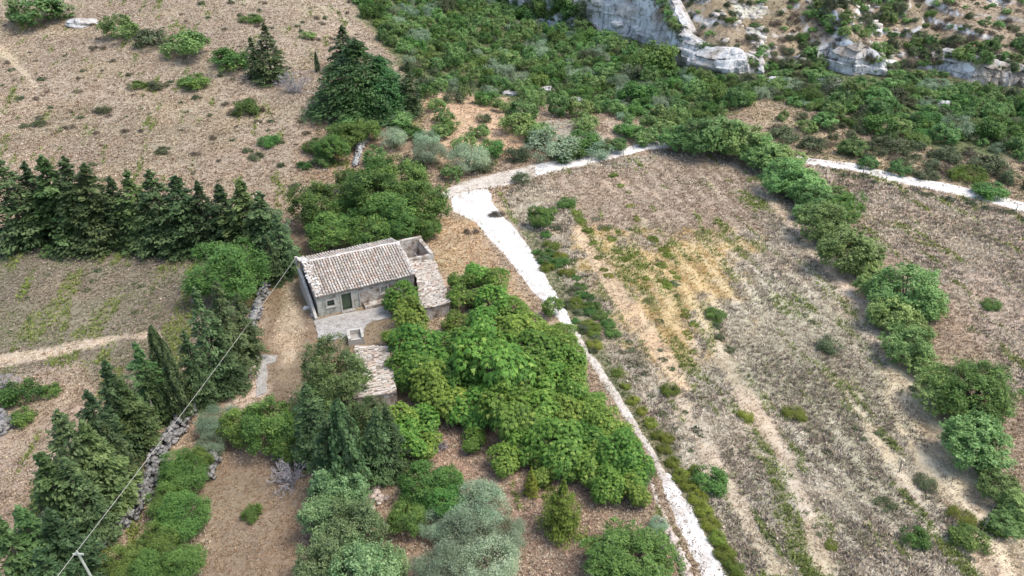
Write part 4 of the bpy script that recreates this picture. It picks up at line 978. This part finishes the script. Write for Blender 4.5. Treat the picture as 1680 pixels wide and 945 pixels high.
# named shrubs on open ground
sh = [('macchia', 60, 14, 98, 'dark dense bush at the upper left corner', .7), ('macchia', 194, 45, 58, 'round dark bush right of the pale outcrop', 1.), ('macchia', 300, 72, 80, 'wide green bush in the upper left field', .8), ('scrub', 246, 64, 56, 'yellowish bush left of the wide green one', .9), ('bright', 377, 95, 60, 'green bush leaning on the lone conifer', .9),
      ('bright', 318, 132, 54, 'flat dark bush in the middle of the upper field', .5), ('bright', 410, 29, 34, 'flat bright bush near the top of the upper field', .5), ('macchia', 505, 57, 30, 'flat small bush above the cedar', .5), ('bright', 403, 174, 46, 'bright tuft below the lone conifer', .7), ('bright', 225, 138, 28, 'small bright tuft left in the upper field', .6),
      ('scrub', 258, 140, 30, 'dull tuft in the upper field middle', .6), ('bright', 440, 230, 34, 'bright tuft above the conifer row end', .7), ('bright', 500, 270, 26, 'small tuft left of the farmhouse grove', .7), ('bright', 518, 238, 42, 'bright bush left of the leafy bushes', .8), ('scrub', 420, 255, 26, 'dull tuft above the row end', .7),
      ('scrub', 170, 178, 26, 'faint tuft at left in the upper field', .6), ('scrub', 64, 200, 24, 'grey tuft at the far left of the upper field', .6), ('scrub', 268, 245, 26, 'dark tuft above the conifer row', .6), ('macchia', 575, 200, 44, 'dark bush at the cedar foot, left', .9), ('macchia', 655, 195, 40, 'bush at the cedar foot, right', .9), ('heath', 162, 78, 20, 'small brown bush left of the round dark bush', .6),
      ('bright', 32, 640, 62, 'leafy bush at the left edge beside dead branches', .9), ('bright', 36, 682, 42, 'bright low bush under the leafy left bush', .8), ('bright', 82, 640, 34, 'small bush right of the leafy left bush', .7), ('bright', 412, 840, 34, 'lone small bush on the rust clearing', .9),
      ('yellow', 1304, 676, 38, 'bright yellow green clump in the lower right field', .7), ('yellow', 1223, 680, 26, 'small yellow green clump left in the right field', .8), ('bright', 1502, 880, 42, 'round bright bush at lower right', 1.), ('bright', 1592, 880, 58, 'bright spreading bush near the right corner', .7), ('yellow', 1580, 845, 40, 'thin yellow shrub above the spreading bush', .8), ('yellow', 1100, 637, 32, 'brownish yellow clump beside the ribbon of weeds', .8),
      ('scrub', 1365, 566, 42, 'dark grey scrub in the middle of the right field', .8), ('bright', 1627, 497, 30, 'lone green tuft on the far right slope', .7), ('scrub', 1520, 790, 40, 'sparse yellow scrub on the pale strip', .6), ('scrub', 1450, 825, 34, 'sparse scrub left of the pale strip', .6), ('bright', 1175, 515, 34, 'green clump in the gold patch edge', .6), ('yellow', 1365, 893, 22, 'tiny yellow clump at the bottom right', .7),
      ('bright', 1165, 785, 56, 'bright bush in the weed ribbon beside the road', .8), ('yellow', 1590, 283, 58, 'yellow green bush above the far road', .6), ('bright', 1626, 311, 54, 'low bright bush beside the far road', .6), ('scrub', 1620, 268, 56, 'tall dull bush behind the yellow green one', .9), ('scrub', 1555, 250, 42, 'dull bush left of the tall dull bush', .8), ('macchia', 1478, 274, 38, 'dark bush above the far road', .8), ('scrub', 1520, 282, 42, 'low bush between dark and yellow bushes', .6),
      ('macchia', 1400, 240, 46, 'dark bush in the dry strip right of the hedge', .8), ('macchia', 1425, 265, 34, 'small dark bush close to the far road', .8), ('scrub', 1332, 236, 46, 'scrubby bush behind the hedge', .8), ('scrub', 1285, 218, 44, 'scrubby bush behind the hedge corner', .8), ('macchia', 1355, 196, 38, 'bush standing in the tan clearing', .9), ('scrub', 1470, 232, 50, 'wide dull bush right of the clearing', .7),
      ('macchia_pale', 905, 232, 84, 'grey green bush above the upper dirt track', .7), ('bright', 955, 228, 60, 'bright bush above the upper dirt track', .8), ('scrub', 845, 250, 42, 'brownish bush at the track bend', .9), ('macchia', 1008, 236, 44, 'bush above the pale part of the track', .7), ('macchia', 1060, 222, 50, 'bush left of the hedge start', .7), ('bright', 1030, 210, 44, 'bush above the bush at the hedge start', .7), ('scrub', 855, 290, 30, 'thorny bush inside the bend of the tracks', 1.1),
      ('macchia', 856, 182, 62, 'dark bush right of the orchard strips', .9), ('macchia', 850, 204, 60, 'dark bush below the orchard strips', .9), ('bright', 805, 240, 46, 'green bush between the olive and the track', .9), ('macchia', 785, 215, 38, 'orchard tree in the third strip', .9), ('macchia', 728, 190, 36, 'orchard tree in the second strip', .9), ('macchia', 722, 214, 38, 'lower orchard tree of the second strip', .9), ('scrub', 742, 158, 36, 'dull bush at the top of the orchard strips', .9),
      ('bright', 800, 160, 40, 'bright bush at the top of the orchard strips', .9), ('scrub', 792, 192, 28, 'dull bush in the third orchard strip', .8), ('olive', 655, 190, 36, 'grey orchard tree beside the cedar', .9), ('heath', 815, 350, 26, 'dry bush inside the white junction', .5), ('heath', 772, 378, 22, 'dry dark tuft at the left edge of the white road', .6)]
sh += [('bright', 1076, 90, 74, 'big bright green tree hugging the foot of the tall white cliff', 1.), ('bright', 1040, 150, 50, 'bright rounded bush in front of the wood near its right part', 1.), ('macchia', 760, 235, 44, 'orchard tree above the pale olive', .9), ('olive', 700, 225, 46, 'grey orchard tree in the first strip', .9), ('macchia', 715, 170, 34, 'small orchard tree at the strip head beside the dark conifer', .9), ('bright', 735, 205, 34, 'bright orchard tree between strips two and three', .9), ('macchia', 742, 282, 44, 'bush just above the white junction', .8), ('scrub', 792, 268, 40, 'dull bush beside the junction olive', .8), ('macchia', 885, 215, 50, 'dark bush right of the lowest orchard tree', .9), ('bright', 930, 245, 54, 'bright bush hugging the upper track', .8), ('macchia', 960, 200, 44, 'dark bush at the right rim of the pale clearing', .8), ('macchia_pale', 980, 240, 48, 'grey green bush right along the upper track', .8), ('bright', 670, 215, 40, 'bright bush below the dark narrow conifer', .8), ('scrub', 680, 262, 44, 'dull bush left of the two junction olives', .8), ('macchia', 825, 172, 34, 'dark bush at the right rim of the orchard', .9), ('bright', 555, 215, 40, 'bright bush nearest the rust coloured field corner', .9), ('macchia', 615, 255, 44, 'bush between pale wall and farmhouse grove', .9), ('macchia', 530, 262, 36, 'dark bush left above the farmhouse grove', .8)]
for k_, u, v, w_, l, asp in sh: bush(k_, u, v, w_*1.05, l, 'shrubs standing on the open ground', asp=asp, parts=False)

# dead bushes
def deadbush(u, v, w_, label, seed, tall=.8):
    p = at(u, v+w_*.3); D = w_/ppm(p)/2; r = np.random.default_rng(seed); b = MB()
    for i in range(26):
        a = r.uniform(0, 6.283); el = r.uniform(.35, 1.35); pnt = np.zeros(3); dr = np.array([math.cos(a)*math.cos(el), math.sin(a)*math.cos(el), math.sin(el)*tall])
        pts_ = [pnt.copy()]
        for s_ in range(4): pnt = pnt+dr*D*.27*r.uniform(.8, 1.2)*1.1; dr = unit(dr+r.normal(0, .22, 3)); pts_.append(pnt.copy())
        b.tube(pts_, [.05, .04, .03, .02, .012], 4)
        for q in pts_[1:]:
            for z in range(5):
                e = q+unit(dr+r.normal(0, .7, 3))*D*r.uniform(.15, .4); b.tube([q, (q+e)/2+r.normal(0, .03, 3), e], [.022, .016, .008], 3)
    o = b.obj('dead_bush', M_dead, loc=(p[0], p[1], p[2]-.05)); return tag(o, label, 'dead bush')
deadbush(484, 136, 56, 'purple grey leafless bush beside the big cedar', 1, 1.0)
deadbush(478, 772, 62, 'grey leafless bush on the rust coloured clearing', 2)
deadbush(6, 632, 60, 'pale bare branches at the left edge', 3)
deadbush(715, 722, 34, 'small grey dead branches above the bare patch', 4, .5)
deadbush(702, 672, 32, 'small white dead branches in the bright thicket', 5, .8)
deadbush(8, 690, 34, 'small bare twigs by the wall fragment at left edge', 6, .6)
# bare trunks under the slender cypresses
for i, (u, v) in enumerate([(272, 690), (283, 684), (262, 700)]):
    p = at(u, v); q = MB(); q.tube([(0, 0, -.2), (random.uniform(-.1, .1), 0, 1.4), (random.uniform(-.2, .2), .1, 3.2)], [.10, .08, .05], 6)
    tag(q.obj('bare_trunk', M_post, loc=tuple(p)), ['middle bare pale trunk beside the stone wall', 'right bare pale trunk nearest the stone wall', 'left bare pale trunk under the cypress'][i], 'tree trunk')

# ------------------------------------------------------------------ scattered woods (poisson in the plane of the picture only chooses how many; each stands on the ground)
def scatter(poly, n, wr, kinds, label, group, seed, mind=.62, avoid=None, aspr=(.8, 1.15), zones=None):
    r = np.random.default_rng(seed); xs = [p[0] for p in poly]; ys = [p[1] for p in poly]; done = []; tries = 0
    while len(done) < n and tries < 9000:
        tries += 1; u, v = r.uniform(min(xs), max(xs)), r.uniform(min(ys), max(ys))
        if not inpoly(poly, np.array([u]), np.array([v]))[0]: continue
        w_ = r.uniform(*wr)*(.78+.22*np.clip(v/200, 0, 1.2))
        if any(math.hypot((u-a), (v-b_)*1.5) < (w_+c_)*.5*mind for a, b_, c_ in done): continue
        if avoid and any(inpoly(q_, np.array([u]), np.array([v]))[0] for q_ in avoid): continue
        done.append((u, v, w_)); ks = list(kinds); k_ = ks[r.choice(len(ks), p=np.array([kinds[q_] for q_ in ks])/sum(kinds.values()))]
        lb = label[k_] if isinstance(label, dict) else label
        if zones:
            z_ = min(zones, key=lambda q_: math.hypot(u-q_[0], (v-q_[1])*1.6)); sz_ = 'big ' if w_ > wr[0]+(wr[1]-wr[0])*.62 else 'little ' if w_ < wr[0]+(wr[1]-wr[0])*.25 else ''
            lb = sz_+lb+' '+z_[2]
        bush(k_, u, v, w_, lb, group, asp=r.uniform(*aspr), parts=False)
    return len(done)
WOOD = [(560, -25), (640, 60), (668, 100), (695, 146), (760, 150), (850, 148), (890, 172), (985, 178), (1050, 200), (1090, 215), (1130, 195), (1190, 180), (1230, 150), (1235, 128), (1140, 118), (1105, 112), (1065, 85), (1030, 66), (985, 52), (960, 22), (935, -5), (930, -30)]
n1 = scatter(WOOD, 420, (17, 50), {'macchia': 5, 'bright': 3.2, 'macchia_pale': 1.5, 'scrub': .5},
        {'macchia': 'dark green shrub of the ravine wood', 'bright': 'bright green shrub of the ravine wood', 'macchia_pale': 'grey green shrub of the ravine wood', 'scrub': 'dull olive shrub of the ravine wood'},
        'shrubs of the dense wood in the ravine', 5, .52, aspr=(.8, 1.35), zones=[(590, 0, 'where it meets the hilltop field'), (640, 70, 'beside the bare field edge'), (690, 120, 'right of the cedar'), (780, 130, 'above the orchard strips'), (740, 20, 'in its upper left'), (840, 20, 'at the top of the photo'), (940, 20, 'under the shaded cliff end'), (820, 80, 'in its middle'), (920, 80, 'right of its middle'), (920, 150, 'above the pale clearing'),
        (1030, 90, 'at the foot of the tall cliff'), (1020, 170, 'above the upper track'), (1120, 140, 'under the low white cliff band'), (1200, 140, 'at the wood\'s right end'), (1110, 190, 'behind the start of the hedge')])
BAND = [(1235, 128), (1340, 125), (1440, 140), (1540, 135), (1700, 150), (1700, 262), (1620, 235), (1550, 222), (1500, 235), (1400, 205), (1310, 170), (1250, 150), (1200, 168), (1190, 180)]
n2 = scatter(BAND, 150, (16, 54), {'macchia': 4, 'bright': 3, 'macchia_pale': 1, 'scrub': 1.5},
        {'macchia': 'dark shrub of the green belt', 'bright': 'bright shrub of the green belt', 'macchia_pale': 'grey green shrub of the green belt', 'scrub': 'dull shrub of the green belt'},
        'shrubs of the belt under the right cliffs', 6, .54, zones=[(1260, 150, 'left of the flat boulders'), (1360, 145, 'around the flat pale boulders'), (1340, 175, 'above the tan clearing'), (1440, 155, 'under the middle cliff'), (1430, 205, 'right of the tan clearing'), (1530, 150, 'between the middle and right cliffs'), (1520, 210, 'above the dry strip'), (1620, 160, 'under the right cliff'), (1650, 230, 'at the right edge of the photo')])
n3 = scatter([(1260, 195), (1310, 180), (1400, 205), (1520, 235), (1700, 270), (1700, 318), (1600, 290), (1500, 272), (1400, 255), (1300, 230)], 38, (18, 36), {'scrub': 5, 'macchia': 1.5, 'heath': 3},
        {'scrub': 'dull olive bush dotting the dry strip above the far road', 'macchia': 'dark bush dotting the dry strip above the far road', 'heath': 'brown bush dotting the dry strip above the far road'}, 'bushes on the dry strip above the far road', 7, .9)
SLOPE = [(1095, -30), (1100, 5), (1130, 55), (1160, 78), (1210, 84), (1250, 104), (1330, 100), (1360, 80), (1440, 92), (1540, 84), (1600, 100), (1720, 112), (1720, -30)]
n4 = scatter(SLOPE, 190, (11, 28), {'macchia': 4, 'scrub': 4, 'heath': 4, 'bright': 1.2},
        {'macchia': 'dark shrub on the rocky slope', 'scrub': 'dull shrub on the rocky slope', 'heath': 'brown heath bush on the rocky slope', 'bright': 'bright green shrub on the rocky slope'}, 'shrubs on the rocky slope above the cliff', 8, .75, aspr=(.6, 1.), zones=[(1130, 20, 'near the tall cliff edge'), (1200, 60, 'behind the low white band'), (1260, 20, 'left of the high thicket'), (1300, 85, 'above the gap between cliffs'), (1400, 75, 'behind the middle cliff'), (1400, 20, 'in the high thicket'), (1500, 60, 'between the middle and right cliffs'), (1560, 15, 'near the top right of the photo'), (1630, 75, 'behind the right cliff'), (1670, 20, 'in the top right corner')])
r0_ = np.random.default_rng(71)
for (u0, v0, u1, v1, n_) in [(1080, -8, 1114, 46, 10), (1316, 60, 1345, 110, 10), (1440, 116, 1545, 122, 12), (1250, 116, 1345, 120, 10), (1450, 128, 1540, 134, 10), (1490, 70, 1540, 100, 8), (1120, 62, 1240, 104, 12), (1245, 106, 1350, 104, 14), (1350, 92, 1440, 98, 8), (1436, 104, 1545, 100, 14), (1540, 88, 1690, 116, 14), (1080, 2, 1120, 52, 7), (1110, 118, 1245, 130, 8), (1350, 124, 1440, 134, 5), (1545, 134, 1690, 152, 7)]:
    for i in range(n_):
        t_ = (i+r0_.uniform(-.4, .4))/(n_-1)
        bush(['macchia', 'scrub', 'heath', 'bright'][r0_.choice(4, p=[.45, .3, .15, .1])], u0+(u1-u0)*t_, v0+(v1-v0)*t_+r0_.uniform(-3, 3), r0_.uniform(12, 28), 'shrub breaking the edge of the pale cliff band' if v0 < 105 else 'shrub rooted at the foot of the pale cliff band', 'shrubs along the cliff edges', asp=r0_.uniform(.6, 1.), parts=False)
for i in range(9):
    bush(['macchia', 'bright', 'scrub'][i % 3], r0_.uniform(850, 990), r0_.uniform(-8, 22), r0_.uniform(24, 46), 'shrub growing over the shaded left end of the tall cliff', 'shrubs over the left end of the cliff', asp=1.2, parts=False)
n5 = scatter([(1320, -10), (1500, -10), (1480, 40), (1420, 60), (1330, 40)], 26, (24, 42), {'macchia': 4, 'scrub': 2}, {'macchia': 'large dark shrub in the thicket high on the rocky slope', 'scrub': 'dull shrub in the thicket high on the rocky slope'}, 'thicket high on the rocky slope', 9, .6)
r0_ = np.random.default_rng(72)
for i in range(30):
    t_ = i/29; u_ = 1345+340*t_; bush(['scrub', 'heath', 'scrub'][i % 3], u_+r0_.uniform(-5, 5), np.interp(u_, [1330, 1400, 1480, 1560, 1620, 1690], [272, 284, 306, 321, 336, 355])+r0_.uniform(-1, 7), r0_.uniform(8, 19), 'low dark bush on the near verge of the far road', 'low bushes on the far road verge', asp=.7, parts=False)
n6 = scatter([(1440, 55), (1540, 55), (1700, 70), (1700, 120), (1600, 95), (1530, 80), (1440, 85)], 20, (24, 42), {'macchia': 4, 'scrub': 2}, {'macchia': 'large dark shrub just above the right cliff edge', 'scrub': 'dull shrub just above the right cliff edge'}, 'shrubs at the right cliff edge', 10, .7)
n7 = scatter([(0, 20), (560, 20), (640, 130), (500, 330), (0, 250)], 130, (6, 17), {'scrub': 4, 'heath': 6}, {'scrub': 'small olive tuft on the brown upper left field', 'heath': 'small brown tuft on the brown upper left field'}, 'small tufts on the upper left field', 11, 1.5, aspr=(.5, .9))
n8 = scatter([(300, -20), (560, -20), (600, 30), (480, 60), (300, 20)], 25, (8, 16), {'scrub': 4, 'heath': 4}, {'scrub': 'small olive tuft at the top of the left hill', 'heath': 'small brown tuft at the top of the left hill'}, 'small tufts on top of the left hill', 12, 1.5)
# ribbon of low yellow green plants on the right side of the track
for i, (u, v, w_) in enumerate([(1012, 610, 18), (1026, 632, 18), (1040, 655, 22), (1054, 672, 22), (1068, 692, 24), (1080, 712, 26), (1090, 735, 24), (1104, 756, 26), (1118, 778, 30), (1132, 795, 30), (1145, 815, 30), (1155, 835, 32), (1166, 858, 30), (1178, 880, 34), (1190, 905, 34), (1204, 928, 34), (1214, 950, 34), (1140, 770, 26), (1096, 718, 22)]):
    bush('yellow', u, v, w_, 'low yellow green plant in the ribbon along the right side of the track', 'plants of the yellow green ribbon beside the track', asp=.8, parts=False)
for i, (u, v, w_) in enumerate([(955, 470, 20), (965, 485, 24), (975, 500, 26), (987, 515, 28), (998, 530, 28), (1006, 545, 26), (945, 455, 16), (930, 330, 34), (905, 345, 24), (920, 420, 30), (905, 400, 28), (930, 445, 30)]):
    bush('bright' if i < 9 else 'yellow', u, v, w_, 'low dark green plant in the strip between track and gold patch' if i < 7 else 'dull green plant beside the wide white road', 'plants between the track and the gold patch', asp=.6, parts=False)
for i in range(34):
    r = np.random.default_rng(100+i); u = r.uniform(880, 980); v = 370+(u-880)*1.75+r.uniform(-25, 45)
    bush(['scrub', 'yellow', 'bright'][i % 3], u, v, r.uniform(14, 30), 'dull green weed clump along the right verge of the white road', 'weed clumps along the white road verge', asp=.6, parts=False)

def clumps(lst, kind, label, group, asp=.45):
    r = np.random.default_rng(len(lst)*7+3)
    for (u, v, l, du, dv, w_) in lst:
        for i in range(l):
            t_ = (i+r.uniform(-.3, .3))/max(l-1, 1)-.5
            bush(kind, u+du*t_+r.uniform(-3, 3), v+dv*t_+r.uniform(-3, 3), w_*r.uniform(.7, 1.25), label, group, asp=asp*r.uniform(.8, 1.3), parts=False)
clumps([(155, 455, 3, 24, -36, 14), (60, 470, 2, 30, -40, 14), (235, 515, 2, 30, 10, 16), (225, 465, 2, 14, 6, 12), (40, 530, 2, 40, -20, 12)], 'scrub', 'low olive green weed clump in the dry field under the conifer row', 'green weed clumps in the left field')
clumps([(1010, 400, 4, 30, 50, 15), (985, 430, 4, 26, 50, 15), (1085, 405, 3, 20, 30, 18), (1100, 445, 3, 24, 24, 16), (1050, 440, 3, 26, 46, 14), (1130, 560, 3, 10, 30, 14), (1095, 465, 2, 14, 8, 18), (1020, 300, 3, 20, 30, 14), (1040, 350, 3, 20, 30, 14), (960, 370, 4, 22, 44, 16), (1130, 520, 3, 18, 24, 14)], 'yellow', 'olive green weed clump growing through the golden patch of the right field', 'green weed clumps in the golden patch')
clumps([(1330, 850, 4, 30, 60, 15), (1345, 725, 4, 36, 50, 14), (1420, 720, 3, 30, 44, 14), (1250, 865, 3, 16, 30, 14), (1190, 560, 4, 30, 46, 16), (1140, 700, 3, 30, 40, 15), (1120, 720, 3, 20, 30, 15), (1090, 590, 3, 20, 30, 14), (1455, 720, 3, 24, 26, 14), (1320, 510, 3, 24, 34, 14), (1575, 910, 3, 30, 20, 16), (1500, 640, 2, 10, 24, 14), (1045, 585, 4, 30, 50, 14)], 'scrub', 'sparse olive weed clump along the furrows of the pale right field', 'sparse weed clumps in the pale furrows')
clumps([(1000, 385, 3, 50, 70, 20), (1070, 420, 3, 60, 70, 20), (1120, 500, 2, 30, 50, 20), (1060, 500, 3, 50, 70, 18)], 'scrub', 'low olive patch of weeds among the golden grass of the right field', 'olive weed patches in the golden grass', .22)
clumps([(925, 400, 5, 60, 100, 20), (1010, 560, 4, 60, 90, 16), (1060, 640, 4, 60, 90, 16)], 'scrub', 'low dull weed patch in the strips parallel to the track', 'weed patches parallel to the track', .3)
clumps([(1660, 850, 2, 20, 20, 40), (1640, 870, 2, 16, 10, 30)], 'bright', 'dark green bush in the lower right corner', 'bushes in the lower right corner', .8)
# ------------------------------------------------------------------ ground cover: dry weeds, and boulders of the slope
PAL = {
 'brown': ([(192, 174, 150), (158, 134, 112), (118, 96, 78), (206, 190, 166), (96, 98, 66)], [.34, .26, .16, .18, .06]),
 'greybrown': ([(150, 138, 118), (118, 104, 90), (174, 158, 138), (92, 104, 66), (108, 124, 62)], [.3, .25, .15, .18, .12]),
 'sparse': ([(206, 186, 160), (170, 146, 120), (130, 120, 90)], [.5, .3, .2]),
 'green': ([(80, 104, 58), (104, 120, 70), (140, 128, 100), (62, 84, 46)], [.3, .3, .2, .2]),
 'mixed': ([(176, 156, 130), (110, 116, 76), (140, 120, 98), (90, 106, 60)], [.35, .25, .2, .2]),
 'rust': ([(152, 124, 96), (132, 104, 78), (178, 156, 126), (104, 92, 70)], [.35, .25, .25, .15]),
 'straw': ([(206, 176, 138), (176, 140, 104), (140, 110, 84), (120, 124, 80)], [.4, .3, .2, .1]),
 'pale': ([(204, 190, 168), (160, 144, 124), (98, 86, 76), (118, 124, 82), (138, 112, 98)], [.36, .20, .24, .10, .10]),
 'gold': ([(204, 172, 114), (180, 148, 96), (140, 138, 74), (212, 188, 140), (122, 124, 62)], [.35, .25, .15, .15, .10]),
 'weed': ([(92, 110, 70), (120, 130, 86), (140, 128, 104), (74, 92, 58)], [.3, .25, .25, .2]),
 'greenweed': ([(128, 136, 72), (106, 122, 58), (146, 148, 88), (92, 108, 54)], [.3, .3, .2, .2]),
 'slope': ([(150, 130, 106), (110, 98, 78), (84, 92, 58), (176, 160, 136)], [.3, .3, .2, .2]),
}
def cover():
    r = np.random.default_rng(12); n = 560000
    # rows of the view cone, denser close to the camera
    Y = 26+ (r.uniform(0, 1, n)**1.35)*170; hw = 14+Y*.80; X = r.uniform(-1, 1, n)*hw
    reg = np.array(['brown']*n, dtype=object)
    for P, k, e, j, nme in REGW:
        s_ = soft(P, X, Y, e, j) > r.uniform(0, 1, n)*.6+.2; reg[s_] = nme
    d, H = clifft(X, Y); reg[d > 0] = 'slope'
    rm = road_mask(X, Y); ed_ = np.full(n, 9.)
    for k_, (L, R_, z_) in ROADW.items():
        i_ = np.where(rm)[0]; P_ = [tuple(p) for p in np.vstack([L, R_[::-1]])]; ed_[i_] = np.minimum(ed_[i_], dist_poly(P_, X[i_], Y[i_], True))
        if k_ in ('lower_gravel_road', 'upper_pale_road', 'far_gravel_road'): ed_[i_] = np.minimum(ed_[i_], dist_poly([tuple(p) for p in (L*.62+R_*.38)], X[i_], Y[i_])*2.5)
    keep = (~rm | (r.uniform(0, 1, n) < .75*np.exp(-ed_/.28))) & ~((d > -1.) & (d < 2.2))
    for P, g_ in ((COURT, 0), (LPAD, 0)): keep &= ~inpoly(wp(P), X, Y)
    ca, sa = math.cos(-HA), math.sin(-HA); lx = (X-hx0)*ca-(Y-hy0)*sa; ly = (X-hx0)*sa+(Y-hy0)*ca
    keep &= ~((lx > -.7) & (lx < HL+3.8) & (ly > -.1) & (ly < 7.6)) & ~((lx > HL) & (lx < HL+3.8) & (ly > -5) & (ly < 1))
    sx_, sy_ = shed.location.x, shed.location.y; keep &= ~((abs(X-sx_) < 1.8) & (abs(Y-sy_) < 3.2))
    pr = np.ones(n); pr[reg == 'sparse'] = .55; pr[reg == 'rust'] = .85; pr[reg == 'slope'] = .45; pr[reg == 'green'] = .5
    m_, f_ = furrow(X, Y); pr *= 1-m_*.45*f_
    pr *= np.clip(.25+1.5*fbm(X/4, Y/4, 55, 4), .1, 1)
    keep &= r.uniform(0, 1, n) < pr
    X, Y, reg = X[keep], Y[keep], reg[keep]; n = len(X); Z = hh(X, Y)
    uu = X*FD[0]+Y*FD[1]; tt_ = X*FN[0]+Y*FN[1]; gf = fbm(tt_/1.4, uu/6.5, 101, 3)+.10*(r.uniform(0, 1, n)-.5)
    for nm_, th_ in (('gold', .545), ('pale', .66), ('greybrown', .585), ('brown', .72)): reg[(reg == nm_) & (gf > th_)] = 'greenweed'
    col = np.zeros((n, 3)); patch = fbm(X/3.0, Y/3.0, 66, 3)
    for nme, (cs, ps) in PAL.items():
        i = np.where(reg == nme)[0]
        if len(i) == 0: continue
        q_ = np.clip(r.uniform(0, 1, len(i))*.55+.45*np.clip((patch[i]-.3)/.4, 0, 1), 0, .9999)
        pick = np.searchsorted(np.cumsum(ps), q_*sum(ps)*.999); gm = np.array(cs[0], float)*np.array([.97, 1., .99]); cc = np.array([lin(*(np.array(c_)*.72+gm*.28), k=.95) for c_ in cs]); col[i] = cc[np.clip(pick, 0, len(cs)-1)]
    col *= r.uniform(.8, 1.25, (n, 1))
    k = 5; far_ = np.clip(Y/85, .75, 1.15)
    hgt = (r.uniform(.10, .28, n)*far_*.5+far_*.5*.34*r.uniform(0, 1, n)**3+.04)*np.where(reg == 'rust', .5, 1)*np.where((reg == 'pale') | (reg == 'greenweed'), 1.6, 1)
    K = np.repeat(np.arange(n), k); a = r.uniform(0, 6.283, len(K)); sp_ = r.uniform(.2, .9, len(K))*hgt[K]
    base = np.stack([X[K]+np.cos(a)*.08*far_[K], Y[K]+np.sin(a)*.08*far_[K], Z[K]-.02], 1)
    tip = base+np.stack([np.cos(a)*sp_, np.sin(a)*sp_, hgt[K]*r.uniform(.5, 1.1, len(K))], 1)
    w_ = (r.uniform(.025, .06, len(K))*far_[K])[:, None]; sd_ = np.stack([-np.sin(a), np.cos(a), a*0], 1)*w_
    mid_ = base*.45+tip*.55+np.array([0, 0, .03])
    V = np.stack([base, mid_+sd_, tip, mid_-sd_], 1).reshape(-1, 3); Fc = np.arange(len(V)).reshape(-1, 4)
    cc = np.concatenate([col[K]*r.uniform(.8, 1.2, (len(K), 1)), np.ones((len(K), 1))], 1)
    tag(meshobj('dry_weeds', V, Fc, M_cover, attrs={'tint': ('FACE', 'FLOAT_COLOR', cc)}), 'dry straw coloured weeds and grass covering the fields', 'grass', kind='stuff')
    return n
nc = cover()
def rocks():
    r = np.random.default_rng(44); n = 9000; X = r.uniform(15, 130, n); Y = r.uniform(120, 215, n); d, H = clifft(X, Y)
    rk = fbm(X/7+3, Y/4, 72, 5)
    keep = (d > 1.5) & (rk > .55) & (d < 70); X, Y = X[keep], Y[keep]; Z = hh(X, Y); n = len(X)
    V, Fc = stones(np.stack([X, Y, Z], 1), r.uniform(.2, 1.0, n)**2.2*1.3, 4, .6)
    base = np.array([.50, .46, .40]); t_ = np.repeat(base[None]*r.uniform(.7, 1.2, (n, 1)), 6, 0)
    tag(meshobj('limestone_rubble', V, Fc, M_boulder, attrs={'tint': ('FACE', 'FLOAT_COLOR', np.concatenate([t_, np.ones((len(t_), 1))], 1))}), 'pale limestone rubble strewn over the slope above the cliff', 'rocks', kind='stuff')
    return n
nr = rocks()
def fold_small(name, keep, newname, label):
    os_ = [o for o in bpy.data.objects if o.type == 'MESH' and o.parent is None and o.name.split('.')[0] == name]
    os_.sort(key=lambda o: -o.scale[0]/(o.location[1]*math.cos(PITCH)+(CAMH-o.location[2])*math.sin(PITCH)))
    Vs = []; Fs = []; vs = []; n0 = 0; mt = None
    for o in os_[keep:]:
        me = o.data; c = np.empty(len(me.vertices)*3, np.float32); me.vertices.foreach_get('co', c); c = c.reshape(-1, 3)*np.array(o.scale)
        a = o.rotation_euler[2]; c = np.stack([c[:, 0]*math.cos(a)-c[:, 1]*math.sin(a), c[:, 0]*math.sin(a)+c[:, 1]*math.cos(a), c[:, 2]], 1)+np.array(o.location)
        v = np.empty(len(me.polygons), np.float32); me.attributes['v'].data.foreach_get('value', v)
        Vs.append(c); Fs.append(np.arange(len(c)).reshape(-1, 4)+n0); n0 += len(c); vs.append(v); mt = me.materials[0]; bpy.data.objects.remove(o)
    if Vs: tag(meshobj(newname, np.concatenate(Vs), np.concatenate(Fs), mt, attrs={'v': ('FACE', 'FLOAT', np.concatenate(vs))}), label, 'shrubs', kind='stuff')
fold_small('evergreen_shrub', 285, 'small_evergreen_shrubs', 'many small dark evergreen shrubs filling the wood and rocky slope')
fold_small('scrub_bush', 280, 'small_scrub_bushes', 'many small dull scrub bushes dotting verges, fields and slope')
dup_ = {}
for o in bpy.data.objects:
    if o.get('group') == 'feathery trees of the thicket beside the track': dup_.setdefault(o['label'], []).append(o)
def px_(o): return o.location[0]/(o.location[1]*math.cos(PITCH)+(CAMH-o.location[2])*math.sin(PITCH))
for l_, L_ in dup_.items():
    if len(L_) > 1:
        for i, o in enumerate(sorted(L_, key=px_)): o['label'] = l_+(', leftmost' if i == 0 else f', {ORD[i]} from left')
print('SCATTER', n1, n2, n3, n4, n5, n6, n7, n8, 'weeds', nc, 'rocks', nr)
